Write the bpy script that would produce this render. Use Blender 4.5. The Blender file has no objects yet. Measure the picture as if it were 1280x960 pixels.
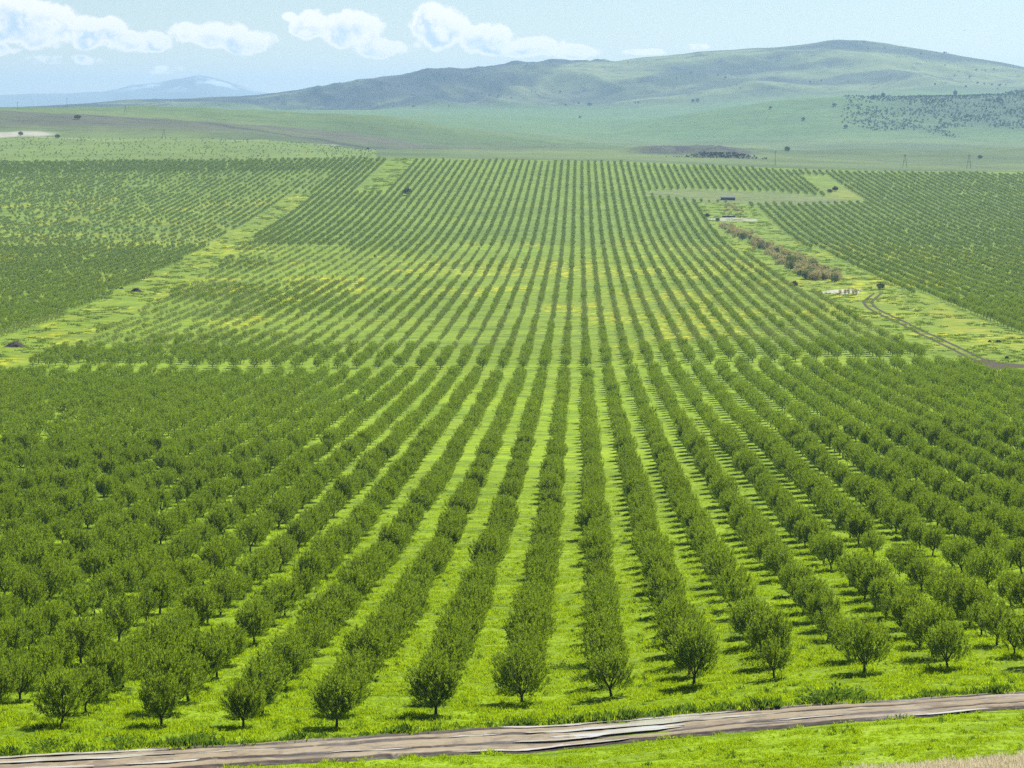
import bpy, math, random
import numpy as np
from mathutils import Vector

random.seed(7)
rng = np.random.default_rng(7)
S = bpy.context.scene
C = S.collection

# ------------------------------------------------------------------ camera
F = 2850.0                       # focal length in pixels of a 1280 wide frame
ZC = 85.0                        # height of the eye above the valley floor
HOR = 138.0
YAW = math.atan((724 - 640) / F)
PIT = math.atan((480 - HOR) / F)
Fv = np.array([-math.sin(YAW) * math.cos(PIT), math.cos(YAW) * math.cos(PIT), -math.sin(PIT)])
Rv = np.array([math.cos(YAW), math.sin(YAW), 0.0])
Uv = np.cross(Rv, Fv)
cam_d = bpy.data.cameras.new('camera')
cam = bpy.data.objects.new('camera', cam_d); C.objects.link(cam)
cam.location = (0, 0, ZC)
cam.rotation_euler = (math.pi / 2 - PIT, 0, YAW)
cam_d.sensor_width = 36.0
cam_d.lens = F / 1280 * 36.0
cam_d.clip_start = 0.5
cam_d.clip_end = 80000
S.camera = cam


def ray(px, py):
    return Fv + Rv * ((px - 640) / F) + Uv * ((480 - py) / F)


def project(x, y, z):
    p = np.stack([np.asarray(x, float), np.asarray(y, float), np.asarray(z, float) - ZC], -1)
    d = p @ Fv
    return 640 + F * (p @ Rv) / d, 480 - F * (p @ Uv) / d, d


def u_of(px):                    # heading (x/y) of a bearing on the horizon
    r = ray(px, HOR)
    return r[0] / r[1]


# ------------------------------------------------------------------ numpy noise
def vnoise(x, y, seed=0):
    x = np.asarray(x, float); y = np.asarray(y, float)
    xi = np.floor(x).astype(np.int64); yi = np.floor(y).astype(np.int64)
    xf = x - xi; yf = y - yi
    def h(a, b):
        n = (a * 374761393 + b * 668265263 + seed * 1442695041) & 0xffffffff
        n = ((n ^ (n >> 13)) * 1274126177) & 0xffffffff
        n = n ^ (n >> 16)
        return (n & 0xffff) / 65535.0
    u = xf * xf * xf * (xf * (xf * 6 - 15) + 10); v = yf * yf * yf * (yf * (yf * 6 - 15) + 10)
    a = h(xi, yi) * (1 - u) + h(xi + 1, yi) * u
    b = h(xi, yi + 1) * (1 - u) + h(xi + 1, yi + 1) * u
    return a * (1 - v) + b * v


def fbm(x, y, seed=0, octv=4, gain=0.5):
    s = 0; a = 1; t = 0
    for o in range(octv):
        s = s + a * vnoise(x * 2 ** o + 17.3 * o, y * 2 ** o - 9.1 * o, seed + o); t += a; a *= gain
    return s / t


def ridged(x, y, seed=0, octv=4):
    s = 0; a = 1; t = 0
    for o in range(octv):
        n = vnoise(x * 2 ** o + 7.7 * o, y * 2 ** o + 3.1 * o, seed + o)
        s = s + a * (1 - np.abs(2 * n - 1)); t += a; a *= 0.5
    return s / t


def smooth(e0, e1, x):
    t = np.clip((np.asarray(x, float) - e0) / (e1 - e0), 0, 1)
    return t * t * (3 - 2 * t)


# ------------------------------------------------------------------ the terrain
PY = np.array([-60, -20, 0, 10, 40, 80, 120, 145, 160, 190, 222, 261, 344, 430, 526, 598, 658, 780, 924, 1080, 1230, 1346, 1480, 1701, 1900, 2048, 2120.])
PD = np.array([-2, -1.0, 1.75, 6.0, 18.5, 29.0, 36.2, 40.1, 42.1, 45.4, 48.5, 52.2, 58.1, 63.3, 68.6, 72.3, 74.2, 76.6, 79.0, 80.3, 80.6, 80.2, 77.2, 67.2, 56.2, 48.0, 44.0])


def pchip(xk, yk):
    xk = np.asarray(xk, float); yk = np.asarray(yk, float)
    h = np.diff(xk); d = np.diff(yk, axis=0) / (h if yk.ndim == 1 else h.reshape((-1,) + (1,) * (yk.ndim - 1)))
    m = np.zeros_like(yk)
    for i in range(1, len(xk) - 1):
        w1 = 2 * h[i] + h[i - 1]; w2 = h[i] + 2 * h[i - 1]
        with np.errstate(divide='ignore', invalid='ignore'):
            v = (w1 + w2) / (w1 / d[i - 1] + w2 / d[i])
        m[i] = np.where(d[i - 1] * d[i] > 0, v, 0)
    m[0] = d[0]; m[-1] = d[-1]
    def f(x, col=None):
        x = np.asarray(x, float)
        i = np.clip(np.searchsorted(xk, x) - 1, 0, len(xk) - 2)
        hh = xk[i + 1] - xk[i]; t = np.clip((x - xk[i]) / hh, 0, 1)
        g = (lambda A, j: A[j]) if col is None else (lambda A, j: A[j, col])
        return ((1 + 2 * t) * (1 - t) ** 2 * g(yk, i) + t * (1 - t) ** 2 * hh * g(m, i)
                + t * t * (3 - 2 * t) * g(yk, i + 1) + t * t * (t - 1) * hh * g(m, i + 1))
    return f


prof = pchip(PY, PD)
# the land beyond the orchard: for each distance, how high the land stands along the bearings
XA = [-200, 0, 100, 200, 330, 450, 512, 640, 760, 860, 960, 1060, 1160, 1280, 1480]
SL = [
    (2120, XA, [204, 203, 202, 201, 200, 198, 197, 199, 201, 205, 209, 212, 213, 214, 215]),
    (2350, XA, [188, 188, 187, 187, 188, 192, 192, 194, 195.5, 197.5, 200, 204, 206, 207, 208]),
    (2650, XA, [172, 172, 171.5, 172, 176, 185, 188, 190, 191, 192, 194, 197, 199, 200, 201]),
    (3050, XA, [141, 139, 141, 147, 157, 170, 178, 184, 186.5, 186, 185.5, 185, 185, 185, 185]),
    (3200, XA, [145, 143, 145, 151, 160, 172, 180, 186, 188, 188, 188, 188, 188, 188, 188]),
    (3600, XA, [133, 134, 132.5, 134, 138, 144.5, 149, 168.5, 179, 188, 189, 189, 189, 189, 189]),
    (4000, XA, [142, 142, 142, 142, 147, 155, 160, 174, 184, 187, 187, 187, 187, 187, 187]),
    (4500, XA, [146, 146, 146, 146, 146, 150, 156, 164, 174, 177, 174, 173, 174, 177, 178]),
    (5200, XA, [143, 143, 143, 143, 143.5, 145, 147, 152, 159, 141.5, 128, 121, 118.5, 118.5, 119]),
    (5700, XA, [142, 142, 142, 142, 141.5, 142.5, 143.5, 146, 152, 148, 137, 130, 128, 128, 128]),
    (6700, XA, [140, 140, 139.5, 139, 138, 137.5, 137, 137.5, 138, 136, 129, 121.5, 117.5, 117, 118]),
    (7500, XA, [139, 138.5, 136.5, 134, 131, 128, 125, 119, 116, 110, 101, 94, 97, 104, 114]),
    (8300, [-200, 0, 100, 150, 200, 260, 320, 380, 430, 480, 530, 580, 640, 690, 735, 765, 800, 880, 960, 1000, 1045, 1090, 1150, 1200, 1280, 1480],
           [138, 136.5, 131, 127, 125, 121, 119, 112, 106, 99, 94, 89, 83.5, 78.5, 76, 77, 72, 64.5, 60, 56, 50, 53, 62, 71, 85, 118]),
    (9300, XA, [140, 140, 139, 138, 133, 124, 114, 102, 96, 88, 84, 74, 88, 108, 125]),
    (12500, XA, [139] * 15),
    (22000, XA, [138.4] * 15),
]
UC = np.concatenate([np.linspace(-0.50, -0.29, 26, endpoint=False), np.linspace(-0.29, 0.23, 560, endpoint=False), np.linspace(0.23, 0.46, 28)])
sl_D = np.array([s[0] for s in SL], float)
sl_Z = np.array([s[0] * (np.interp(UC, [u_of(a) for a in s[1]], s[2]) - HOR) / F for s in SL])   # drop below the eye
ker = np.exp(-np.linspace(-2, 2, 13) ** 2); ker /= ker.sum()
sl_Z = np.array([np.convolve(np.pad(r, 6, mode='edge'), ker, mode='valid') for r in sl_Z])
far_f = pchip(sl_D, sl_Z)
d2120 = sl_Z[0] - PD[-1]


def drop(x, y):
    """drop of the ground below the eye at world x, y (without small relief)"""
    x = np.asarray(x, float); y = np.asarray(y, float)
    x, y = np.broadcast_arrays(x, y)
    u = np.clip(x / np.maximum(y, 60), UC[0], UC[-1])
    near = prof(np.minimum(y, 2120))
    w = smooth(1300, 2120, y)
    near = near + w * np.interp(u, UC, d2120)
    wd = np.interp(y, [150, 640], [17, 42])
    rise = 3.0 * (1 - np.exp(-(np.maximum(0, x + 4) / wd) ** 1.6)) * (1 - smooth(900, 1500, y)) * smooth(60, 150, y)
    near = near - rise
    if np.any(y > 2120):
        fi = np.interp(u, UC, np.arange(len(UC)))
        i0 = np.clip(np.floor(fi).astype(int), 0, len(UC) - 2); t = fi - i0
        fy = np.maximum(y, 2120)
        fz = far_f(fy, i0) * (1 - t) + far_f(fy, i0 + 1) * t
        near = np.where(y > 2120, fz, near)
    return near


def relief(x, y):
    r = (fbm(x / 26, y / 26, 3, 3) - 0.5) * 0.5 * smooth(170, 400, y) * (1 - smooth(2100, 2600, y))
    r = r + (fbm(x / 3.0, y / 3.0, 5, 3) - 0.5) * 0.12 * (1 - smooth(300, 900, y))
    g = smooth(2250, 3000, y) * (1 - smooth(3600, 4400, y))
    r = r + g * ((fbm(x / 160, y / 160, 11, 4) - 0.5) * 9 + (ridged(x / 90, y / 240, 12, 3) - 0.6) * 4)
    g = smooth(4300, 5200, y) * (1 - smooth(5400, 6200, y)) * smooth(0.0, 0.09, x / np.maximum(y, 60))
    r = r + g * (fbm(x / 260, y / 260, 21, 5) - 0.5) * 24
    g = smooth(6700, 7300, y) * (1 - smooth(9500, 11000, y))
    gul = ridged((x + 0.35 * y) / 420, (y - 0.2 * x) / 900, 31, 5)
    face = 1 - smooth(-0.04, 0.04, x / np.maximum(y, 60))
    crest = 1 - 0.75 * np.exp(-((y - 8300) / 260.0) ** 2)
    r = r + g * crest * ((gul - 0.62) * (60 + 80 * face) * smooth(-0.2, -0.1, x / np.maximum(y, 60)) + (fbm(x / 700, y / 460, 33, 4) - 0.5) * 48)
    # the dug earth bank beyond the top of the rows
    bx = 0.046 * 2500; 
    q = np.exp(-(((x - 134) / 76) ** 4 + ((y - 2770) / 75) ** 4))
    r = r + q * 8.5 * (0.72 + 0.5 * fbm(x / 18, y / 18, 41, 3))
    q2 = np.exp(-(((x - 153) / 34) ** 4 + ((y - 2465) / 34) ** 4))
    r = r + q2 * 5.0 * (0.72 + 0.5 * fbm(x / 12, y / 12, 42, 3))
    return r


def ground_z(x, y):
    return ZC - drop(x, y) + relief(x, y)


def hit(px, py, ymin=90, ymax=9000):
    """where the line of sight of a bearing meets the land"""
    r = ray(px, py)
    t = np.exp(np.linspace(math.log(ymin), math.log(ymax), 6000))
    X = r[0] / r[1] * t; Z = ZC + r[2] / r[1] * t
    below = Z < ZC - drop(X, t)
    i = int(np.argmax(below)) if below.any() else len(t) - 1
    return float(X[i]), float(t[i])


# ------------------------------------------------------------------ helpers
def mesh_np(name, V, faces, mat=None, smooth_sh=False, attrs=None):
    me = bpy.data.meshes.new(name)
    V = np.asarray(V, np.float32); Fc = np.asarray(faces, np.int32)
    n = Fc.shape[1]
    me.vertices.add(len(V)); me.vertices.foreach_set('co', V.ravel())
    me.loops.add(Fc.size); me.loops.foreach_set('vertex_index', Fc.ravel())
    me.polygons.add(len(Fc)); me.polygons.foreach_set('loop_start', np.arange(0, Fc.size, n, dtype=np.int32))
    me.polygons.foreach_set('loop_total', np.full(len(Fc), n, np.int32))
    if smooth_sh:
        me.polygons.foreach_set('use_smooth', np.ones(len(Fc), bool))
    me.update(calc_edges=True)
    for an, (dom, typ, arr) in (attrs or {}).items():
        a = me.attributes.new(an, typ, dom)
        arr = np.asarray(arr, np.float32)
        if typ == 'FLOAT': a.data.foreach_set('value', arr.ravel())
        elif typ == 'FLOAT_VECTOR': a.data.foreach_set('vector', arr.ravel())
        elif typ == 'FLOAT_COLOR': a.data.foreach_set('color', arr.ravel())
    if mat is not None: me.materials.append(mat)
    return me


def link(name, me, parent=None, loc=None):
    o = bpy.data.objects.new(name, me); C.objects.link(o)
    if parent: o.parent = parent
    if loc is not None: o.location = loc
    return o


def tag(o, label=None, cat=None, group=None, kind=None):
    if label: o['label'] = label
    if cat: o['category'] = cat
    if group: o['group'] = group
    if kind: o['kind'] = kind
    return o


def thing(name, label, cat, loc, rotz=0, group=None):
    o = bpy.data.objects.new(name, None); C.objects.link(o)
    o.empty_display_size = 0.3
    o.location = loc; o.rotation_euler = (0, 0, rotz)
    return tag(o, label, cat, group)


class NT:
    """small helper for node graphs"""
    def __init__(s, tree): s.t = tree; s.n = tree.nodes; s.l = tree.links
    def node(s, typ, **kw):
        nd = s.n.new(typ)
        for k, v in kw.items():
            setattr(nd, k, v)
        return nd
    def put(s, sock, v):
        if isinstance(v, bpy.types.NodeSocket): s.l.new(v, sock)
        elif v is not None: sock.default_value = v
    def m(s, op, a, b=None, c=None, clamp=False):
        nd = s.node('ShaderNodeMath', operation=op, use_clamp=clamp)
        s.put(nd.inputs[0], a); s.put(nd.inputs[1], b); s.put(nd.inputs[2], c)
        return nd.outputs[0]
    def step(s, e0, e1, v):
        nd = s.node('ShaderNodeMapRange', interpolation_type='SMOOTHSTEP')
        s.put(nd.inputs['Value'], v); s.put(nd.inputs['From Min'], e0); s.put(nd.inputs['From Max'], e1)
        return nd.outputs[0]
    def mix(s, f, a, b, blend='MIX'):
        nd = s.node('ShaderNodeMix', data_type='RGBA', blend_type=blend)
        s.put(nd.inputs[0], f)
        for i, v in ((6, a), (7, b)):
            if isinstance(v, tuple) and len(v) == 3: v = (*v, 1)
            s.put(nd.inputs[i], v)
        return nd.outputs[2]
    def noise(s, vec, scale, detail=3, rough=0.5, dist=0.0):
        nd = s.node('ShaderNodeTexNoise')
        if vec is not None: s.put(nd.inputs['Vector'], vec)
        nd.inputs['Scale'].default_value = scale; nd.inputs['Detail'].default_value = detail
        nd.inputs['Roughness'].default_value = rough; nd.inputs['Distortion'].default_value = dist
        return nd.outputs['Fac']
    def scale(s, vec, v):
        nd = s.node('ShaderNodeVectorMath', operation='MULTIPLY'); s.put(nd.inputs[0], vec); nd.inputs[1].default_value = v
        return nd.outputs[0]
    def attr(s, name): return s.node('ShaderNodeAttribute', attribute_name=name)
    def pos(s): return s.node('ShaderNodeNewGeometry').outputs['Position']


def new_mat(name):
    m = bpy.data.materials.new(name); m.use_nodes = True
    m.node_tree.nodes.clear()
    n = NT(m.node_tree)
    out = n.node('ShaderNodeOutputMaterial')
    return m, n, out


def pmat(name, col, rough=0.8, var=0.25, scale=3.0, bump=0.0, spec=0.3):
    m, n, out = new_mat(name)
    b = n.node('ShaderNodeBsdfPrincipled')
    f = n.noise(n.node('ShaderNodeTexCoord').outputs['Object'], scale, 4, 0.6)
    dark = tuple(c * (1 - var) for c in col); lite = tuple(min(1, c * (1 + var)) for c in col)
    n.put(b.inputs['Base Color'], n.mix(f, dark, lite))
    b.inputs['Roughness'].default_value = rough
    b.inputs['Specular IOR Level'].default_value = spec
    if bump:
        bp = n.node('ShaderNodeBump'); bp.inputs['Strength'].default_value = bump; bp.inputs['Distance'].default_value = 0.05
        n.put(bp.inputs['Height'], f); n.put(b.inputs['Normal'], bp.outputs[0])
    n.l.new(b.outputs[0], out.inputs[0])
    return m


def leaf_mat(name, a, b_, trans, tmix=0.45, dark=0.55, yellow=None):
    """leaves: a/b_ two leaf colours, trans the colour of light coming through"""
    m, n, out = new_mat(name)
    var = n.attr('leafvar').outputs['Fac']
    rnd = n.node('ShaderNodeObjectInfo').outputs['Random']
    big = n.noise(n.pos(), 0.035, 2)
    f = n.m('ADD', n.m('MULTIPLY', var, 0.68), n.m('MULTIPLY', rnd, 0.32), clamp=True)
    col = n.mix(f, a, b_)
    if yellow:
        col = n.mix(n.m('MULTIPLY', n.step(0.45, 0.7, big), 0.5), col, yellow)
    d = n.node('ShaderNodeBsdfDiffuse'); n.put(d.inputs[0], col)
    t = n.node('ShaderNodeBsdfTranslucent'); n.put(t.inputs[0], n.mix(f, tuple(c * 0.75 for c in trans), trans))
    mx = n.node('ShaderNodeMixShader'); mx.inputs[0].default_value = tmix
    n.l.new(d.outputs[0], mx.inputs[1]); n.l.new(t.outputs[0], mx.inputs[2])
    g = n.node('ShaderNodeBsdfGlossy'); g.inputs['Roughness'].default_value = 0.45
    g.inputs[0].default_value = (0.8, 0.9, 0.5, 1)
    mx2 = n.node('ShaderNodeMixShader'); mx2.inputs[0].default_value = 0.015
    n.l.new(mx.outputs[0], mx2.inputs[1]); n.l.new(g.outputs[0], mx2.inputs[2])
    n.l.new(mx2.outputs[0], out.inputs[0])
    return m


# ------------------------------------------------------------------ render settings, sky and sun
S.view_settings.view_transform = 'Standard'; S.view_settings.look = 'None'
S.view_settings.gamma = 1.0; S.view_settings.use_curve_mapping = False
S.view_settings.exposure = 0.95
S.cycles.max_bounces = 5; S.cycles.diffuse_bounces = 2; S.cycles.glossy_bounces = 2
S.cycles.transmission_bounces = 3; S.cycles.volume_bounces = 0; S.cycles.transparent_max_bounces = 4
S.cycles.use_denoising = False
S.cycles.sample_clamp_indirect = 2.0; S.cycles.sample_clamp_direct = 2.5
SUN_EL = math.radians(47); SUN_AZ = math.radians(27)       # azimuth from +Y towards +X
sd = bpy.data.lights.new('sun', 'SUN'); sd.energy = 4.9; sd.angle = math.radians(0.5); sd.color = (1.0, 0.95, 0.86)
sun = bpy.data.objects.new('sun', sd); C.objects.link(sun)
dirv = Vector((math.sin(SUN_AZ) * math.cos(SUN_EL), math.cos(SUN_AZ) * math.cos(SUN_EL), math.sin(SUN_EL)))
sun.rotation_euler = dirv.to_track_quat('Z', 'Y').to_euler(); sun.location = (0, 0, 300)

W = bpy.data.worlds.new('World'); S.world = W; W.use_nodes = True
W.node_tree.nodes.clear(); n = NT(W.node_tree)
wo = n.node('ShaderNodeOutputWorld'); bg = n.node('ShaderNodeBackground')
sky = n.node('ShaderNodeTexSky'); sky.sky_type = 'NISHITA'; sky.sun_disc = False
sky.sun_elevation = SUN_EL; sky.sun_rotation = SUN_AZ
sky.altitude = 1200; sky.air_density = 1.0; sky.dust_density = 0.3; sky.ozone_density = 1.5
SKY_K = 0.05
bg.inputs['Strength'].default_value = SKY_K
tc = n.node('ShaderNodeTexCoord').outputs['Generated']
sp = n.node('ShaderNodeSeparateXYZ'); n.put(sp.inputs[0], tc)
dx, dy, dz = sp.outputs
iy = n.m('DIVIDE', 1.0, n.m('MAXIMUM', dy, 0.05))
ca = n.m('MULTIPLY', n.m('MULTIPLY', dx, iy), 28.5)         # bearing and height of a direction, in 1/28.5
cb = n.m('MULTIPLY', n.m('MULTIPLY', dz, iy), 28.5)
cv = n.node('ShaderNodeCombineXYZ'); n.put(cv.inputs[0], ca); n.put(cv.inputs[1], cb)
cvec = cv.outputs[0]
# cumulus banks: bearing, height, half width, half height, weight
BANKS = [(-7.2, 1.12, .62, .36, 1), (-6.7, 1.05, .6, .32, 1), (-6.1, 0.98, .5, .24, 1), (-5.5, .84, .5, .16, .95), (-7.4, .75, .5, .12, .8),
         (-4.55, .95, .60, .20, 1), (-4.1, .85, .4, .18, .9), (-3.35, 1.05, .30, .22, .95), (-2.85, 1.0, .5, .26, 1), (-2.5, .78, .4, .16, .85),
         (-1.75, 1.02, .46, .32, 1), (-1.15, .88, .45, .22, 1), (-.6, .78, .5, .16, .95), (-.1, .72, .45, .11, .9),
         (.8, .72, .5, .05, .6), (1.4, .78, .3, .05, .5), (-3.6, 1.15, .12, .08, .9), (-6.5, 0.62, .9, .08, .45), (-5.2, .50, .8, .07, .45)]
def cloud(du, dv, det):
    a_ = n.m('ADD', ca, du); b_ = n.m('ADD', cb, dv)
    cvn = n.node('ShaderNodeCombineXYZ'); n.put(cvn.inputs[0], a_); n.put(cvn.inputs[1], b_)
    wv = cvn.outputs[0]; env = None
    for (bx, by, wx, wy, wt) in BANKS:
        ex = n.m('POWER', n.m('ABSOLUTE', n.m('DIVIDE', n.m('SUBTRACT', a_, bx), wx)), 2.0)
        ey = n.m('POWER', n.m('ABSOLUTE', n.m('DIVIDE', n.m('SUBTRACT', b_, by), wy)), 2.0)
        e = n.m('MULTIPLY', n.m('SUBTRACT', 1.25, n.m('ADD', ex, ey), clamp=True), wt)
        env = e if env is None else n.m('SMOOTH_MAX', env, e, 0.25)
    n1 = n.noise(wv, 2.4, det, 0.55, 0.3)
    n2 = n.noise(wv, 6.0, det, 0.55, 0.2)
    return env, n.m('ADD', env, n.m('ADD', n.m('MULTIPLY', n.m('SUBTRACT', n1, 0.5), 2.2), n.m('MULTIPLY', n.m('SUBTRACT', n2, 0.5), 0.8)))


env0, den = cloud(0, 0, 6)
_, den_up = cloud(0.07, 0.13, 3)
front = n.step(0.2, 0.5, dy)
wisp = n.noise(n.scale(cvec, (0.8, 2.6, 1)), 1.6, 6, 0.6, 0.4)
low = n.m('MULTIPLY', n.step(1.0, 0.2, cb), n.step(1.0, -3.5, ca))
wispm = n.m('MULTIPLY', n.m('MULTIPLY', n.step(0.42, 0.75, wisp), low), 0.55)
cm = n.m('MULTIPLY', n.m('MULTIPLY', n.step(0.34, 0.68, den), n.step(0.12, 0.40, env0)), front)
lit = n.step(-0.2, 0.45, n.m('SUBTRACT', den, den_up))
thick = n.step(0.62, 1.05, den)
shade = n.m('MULTIPLY', thick, n.m('SUBTRACT', 1.0, n.m('MULTIPLY', lit, 0.9)))
shade = n.m('MULTIPLY', shade, 0.8)
K = 1.0 / SKY_K
ccol = n.mix(shade, (0.62 * K, 0.60 * K, 0.57 * K), (0.27 * K, 0.375 * K, 0.465 * K))
c1 = n.mix(n.m('MULTIPLY', wispm, front), sky.outputs[0], (0.46 * K, 0.48 * K, 0.5 * K))
c2 = n.mix(cm, c1, ccol)
n.put(bg.inputs['Color'], c2); n.l.new(bg.outputs[0], wo.inputs[0])

# ------------------------------------------------------------------ layout of the orchard, in metres
X0 = 2.13; ROW = 6.0; TREE = 6.6; Y0 = 145.3


def strip_c(y): return np.interp(y, [640, 740, 1400, 1650, 1765], [-172, -177, -212, -216, -212])
def strip_h(y): return np.interp(y, [640, 740, 1400, 1765], [13, 13, 10.5, 8.5])


def in_left_strip(x, y): return (np.abs(x - strip_c(y)) < strip_h(y)) & (y > 640) & (y < 1765 + 0.0 * x)
def in_left_strip2(x, y): return (np.abs(x + 161) < 11) & (y > 1775) & (y < 2130)
def in_corridor(x, y): return (x > np.interp(y, [640, 925, 1110, 1700], [104, 99, 94, 87])) & (x < np.interp(y, [640, 900, 1700], [147, 141, 128])) & (y > 641) & (y < 1725)
def bare(x, y):
    t = (x - 130) / 78.0
    return (np.abs(t) < 1) & (np.abs(y - (1790 - 0.12 * (x - 130))) < 64 * np.sqrt(np.clip(1 - t * t, 0, 1)))


# ------------------------------------------------------------------ ground mesh
Yg = np.concatenate([[-60, -40, -20, -8, 4, 15, 30, 50, 70, 88, 102], np.linspace(112, 220, 230, endpoint=False),
                     np.exp(np.linspace(math.log(220), math.log(2100), 420, endpoint=False)),
                     np.exp(np.linspace(math.log(2100), math.log(9600), 420, endpoint=False)),
                     np.exp(np.linspace(math.log(9600), math.log(21500), 12))])
yy, uu = np.meshgrid(Yg, UC, indexing='ij')
xx = uu * np.maximum(yy, 60)
zz = ground_z(xx, yy)
gv = np.stack([xx, yy, zz], -1).reshape(-1, 3)
ny_, nu_ = yy.shape
i, j = np.meshgrid(np.arange(ny_ - 1), np.arange(nu_ - 1), indexing='ij')
q = (i * nu_ + j).ravel()
gf = np.stack([q, q + 1, q + nu_ + 1, q + nu_], -1)
X, Y = gv[:, 0], gv[:, 1]; U = X / np.maximum(Y, 60)


def lerp(a, b, t):
    t = np.asarray(t)[..., None]
    return np.asarray(a) * (1 - t) + np.asarray(b) * t


col = np.tile(np.array([0.195, 0.30, 0.005]), (len(gv), 1))
col = lerp(col, [0.165, 0.248, 0.010], smooth(600, 760, Y))                       # middle block
pn = fbm(X / 40, Y / 60, 51, 4)
flo = smooth(0.50, 0.66, pn) * smooth(660, 760, Y) * (1 - smooth(1330, 1480, Y))
flo = flo + 0.9 * smooth(0.50, 0.62, fbm(X / 14, Y / 22, 54, 3)) * in_left_strip(X, Y)
flo = np.clip(flo + 0.7 * smooth(0.50, 0.6, fbm(X / 30, Y / 30, 57, 3)) * ((X < -215) & (Y > 1340) & (Y < 1750)), 0, 1)
col = lerp(col, [0.135, 0.205, 0.025], smooth(1340, 1400, Y) * 0.7)
st = in_left_strip(X, Y) | in_left_strip2(X, Y) | in_corridor(X, Y)
col = lerp(col, [0.175, 0.255, 0.012], 0.75 * st * (0.6 + 0.4 * fbm(X / 8, Y / 16, 55, 3)))
cy = in_corridor(X, Y) & (X > 124) & (Y < 1100)
col = lerp(col, [0.30, 0.30, 0.02], 0.6 * cy * smooth(0.40, 0.6, fbm(X / 9, Y / 22, 58, 3)))
col = lerp(col, [0.135, 0.145, 0.085], 0.8 * bare(X, Y) * (0.6 + 0.4 * fbm(X / 12, Y / 14, 66, 3)))
col = lerp(col, [0.26, 0.26, 0.05], 0.6 * (np.exp(-(((X - 212) / 14) ** 2 + ((Y - 1850) / 70) ** 2))))
# beyond the orchard
mead = fbm(X / 300, Y / 300, 61, 4)
far_c = lerp([0.075, 0.115, 0.038], [0.12, 0.165, 0.05], smooth(.3,.7,mead))
col = np.where((Y > 2130)[:, None], far_c, col)
lf = (Y > 2130) & (Y < 2650) & (U < u_of(470))
col = np.where(lf[:, None], lerp([0.12, 0.185, 0.035], [0.15, 0.205, 0.045], mead), col)
r1 = smooth(2700, 2850, Y) * (1 - smooth(3060, 3200, Y)) * (1 - smooth(u_of(560), u_of(760), U))
col = lerp(col, [0.09, 0.095, 0.065], r1 * 0.95 * (0.5 + 0.5 * smooth(0.35, 0.6, fbm(X / 130, Y / 25, 63, 4))))
col = lerp(col, [0.09, 0.15, 0.045], smooth(3250, 3500, Y) * (1 - smooth(3700, 4300, Y)) * 0.7)
col = lerp(col, [0.09, 0.165, 0.045], smooth(4300, 4700, Y) * (1 - smooth(6600, 7100, Y)) * 0.85)
darkz = smooth(u_of(1040), u_of(1180), U) * smooth(4560, 4900, Y + (fbm(X / 120, Y / 90, 64, 3) - 0.5) * 400) * (1 - smooth(5250, 5400, Y))
col = lerp(col, [0.045, 0.075, 0.05], 0.6 * darkz)
hg = smooth(6900, 7300, Y)
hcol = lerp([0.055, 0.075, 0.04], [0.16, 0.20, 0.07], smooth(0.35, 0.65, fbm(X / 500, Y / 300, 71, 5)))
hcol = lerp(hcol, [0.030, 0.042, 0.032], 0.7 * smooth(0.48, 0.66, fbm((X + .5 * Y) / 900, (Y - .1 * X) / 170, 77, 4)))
hcol = lerp(hcol, [0.022, 0.030, 0.03], 0.85 * (1 - smooth(-0.07, 0.02, U)) * smooth(0.30, 0.6, fbm(X / 200, Y / 160, 72, 5)))  # shaded left side of the hill painted as darker ground
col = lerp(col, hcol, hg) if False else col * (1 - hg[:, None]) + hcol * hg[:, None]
# big hill: painted ridge shade and lit slope, clumps of scrub; the dug bank
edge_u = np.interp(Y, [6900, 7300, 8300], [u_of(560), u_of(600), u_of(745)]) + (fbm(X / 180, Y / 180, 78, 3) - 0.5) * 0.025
esc_shade = (1 - smooth(-0.004, 0.004, U - edge_u)) * hg * smooth(u_of(330), u_of(420), U)
col = lerp(col, [0.028, 0.036, 0.034], 0.72 * esc_shade * (0.55 + 0.45 * smooth(0.4, 0.6, ridged((X + .4 * Y) / 150, (Y - .3 * X) / 500, 79, 4))))  # shade of the escarpment face put into the colour
col = lerp(col, [0.16, 0.19, 0.085], 0.6 * hg * (smooth(0.001, 0.006, U - edge_u) * (1 - smooth(0.02, 0.05, U - edge_u))))  # lit slope beside the ridge line painted lighter
scr = smooth(0.66, 0.74, fbm(X / 60, Y / 60, 73, 4)) * hg
col = lerp(col, [0.03, 0.045, 0.03], 0.7 * scr)
bank = np.exp(-(((X - 134) / 74) ** 6 + ((Y - 2725) / 75) ** 6)); bank2 = np.exp(-(((X - 153) / 31) ** 6 + ((Y - 2445) / 26) ** 4))
col = lerp(col, [0.042, 0.042, 0.050], np.clip(bank + bank2, 0, 1) * (0.65 + 0.35 * smooth(0.35, 0.6, fbm(X / 9, Y / 14, 75, 3))))


def px_line(pts, width, colr, amt, step=40):
    """a track of trodden earth or a dark line, as colour over the land"""
    global col
    P = np.array([hit(a, b) for a, b in pts])
    best = np.full(len(gv), 1e9)
    sel = (Y > P[:, 1].min() - 200) & (Y < P[:, 1].max() + 200)
    for a, b in zip(P[:-1], P[1:]):
        ab = b - a; t = np.clip(((X[sel] - a[0]) * ab[0] + (Y[sel] - a[1]) * ab[1]) / (ab @ ab + 1e-9), 0, 1)
        dd = np.hypot(X[sel] - a[0] - ab[0] * t, Y[sel] - a[1] - ab[1] * t)
        best[sel] = np.minimum(best[sel], dd)
    w = 1 - smooth(width * 0.6, width * 1.2, best)
    col = lerp(col, colr, amt * w)


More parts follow.
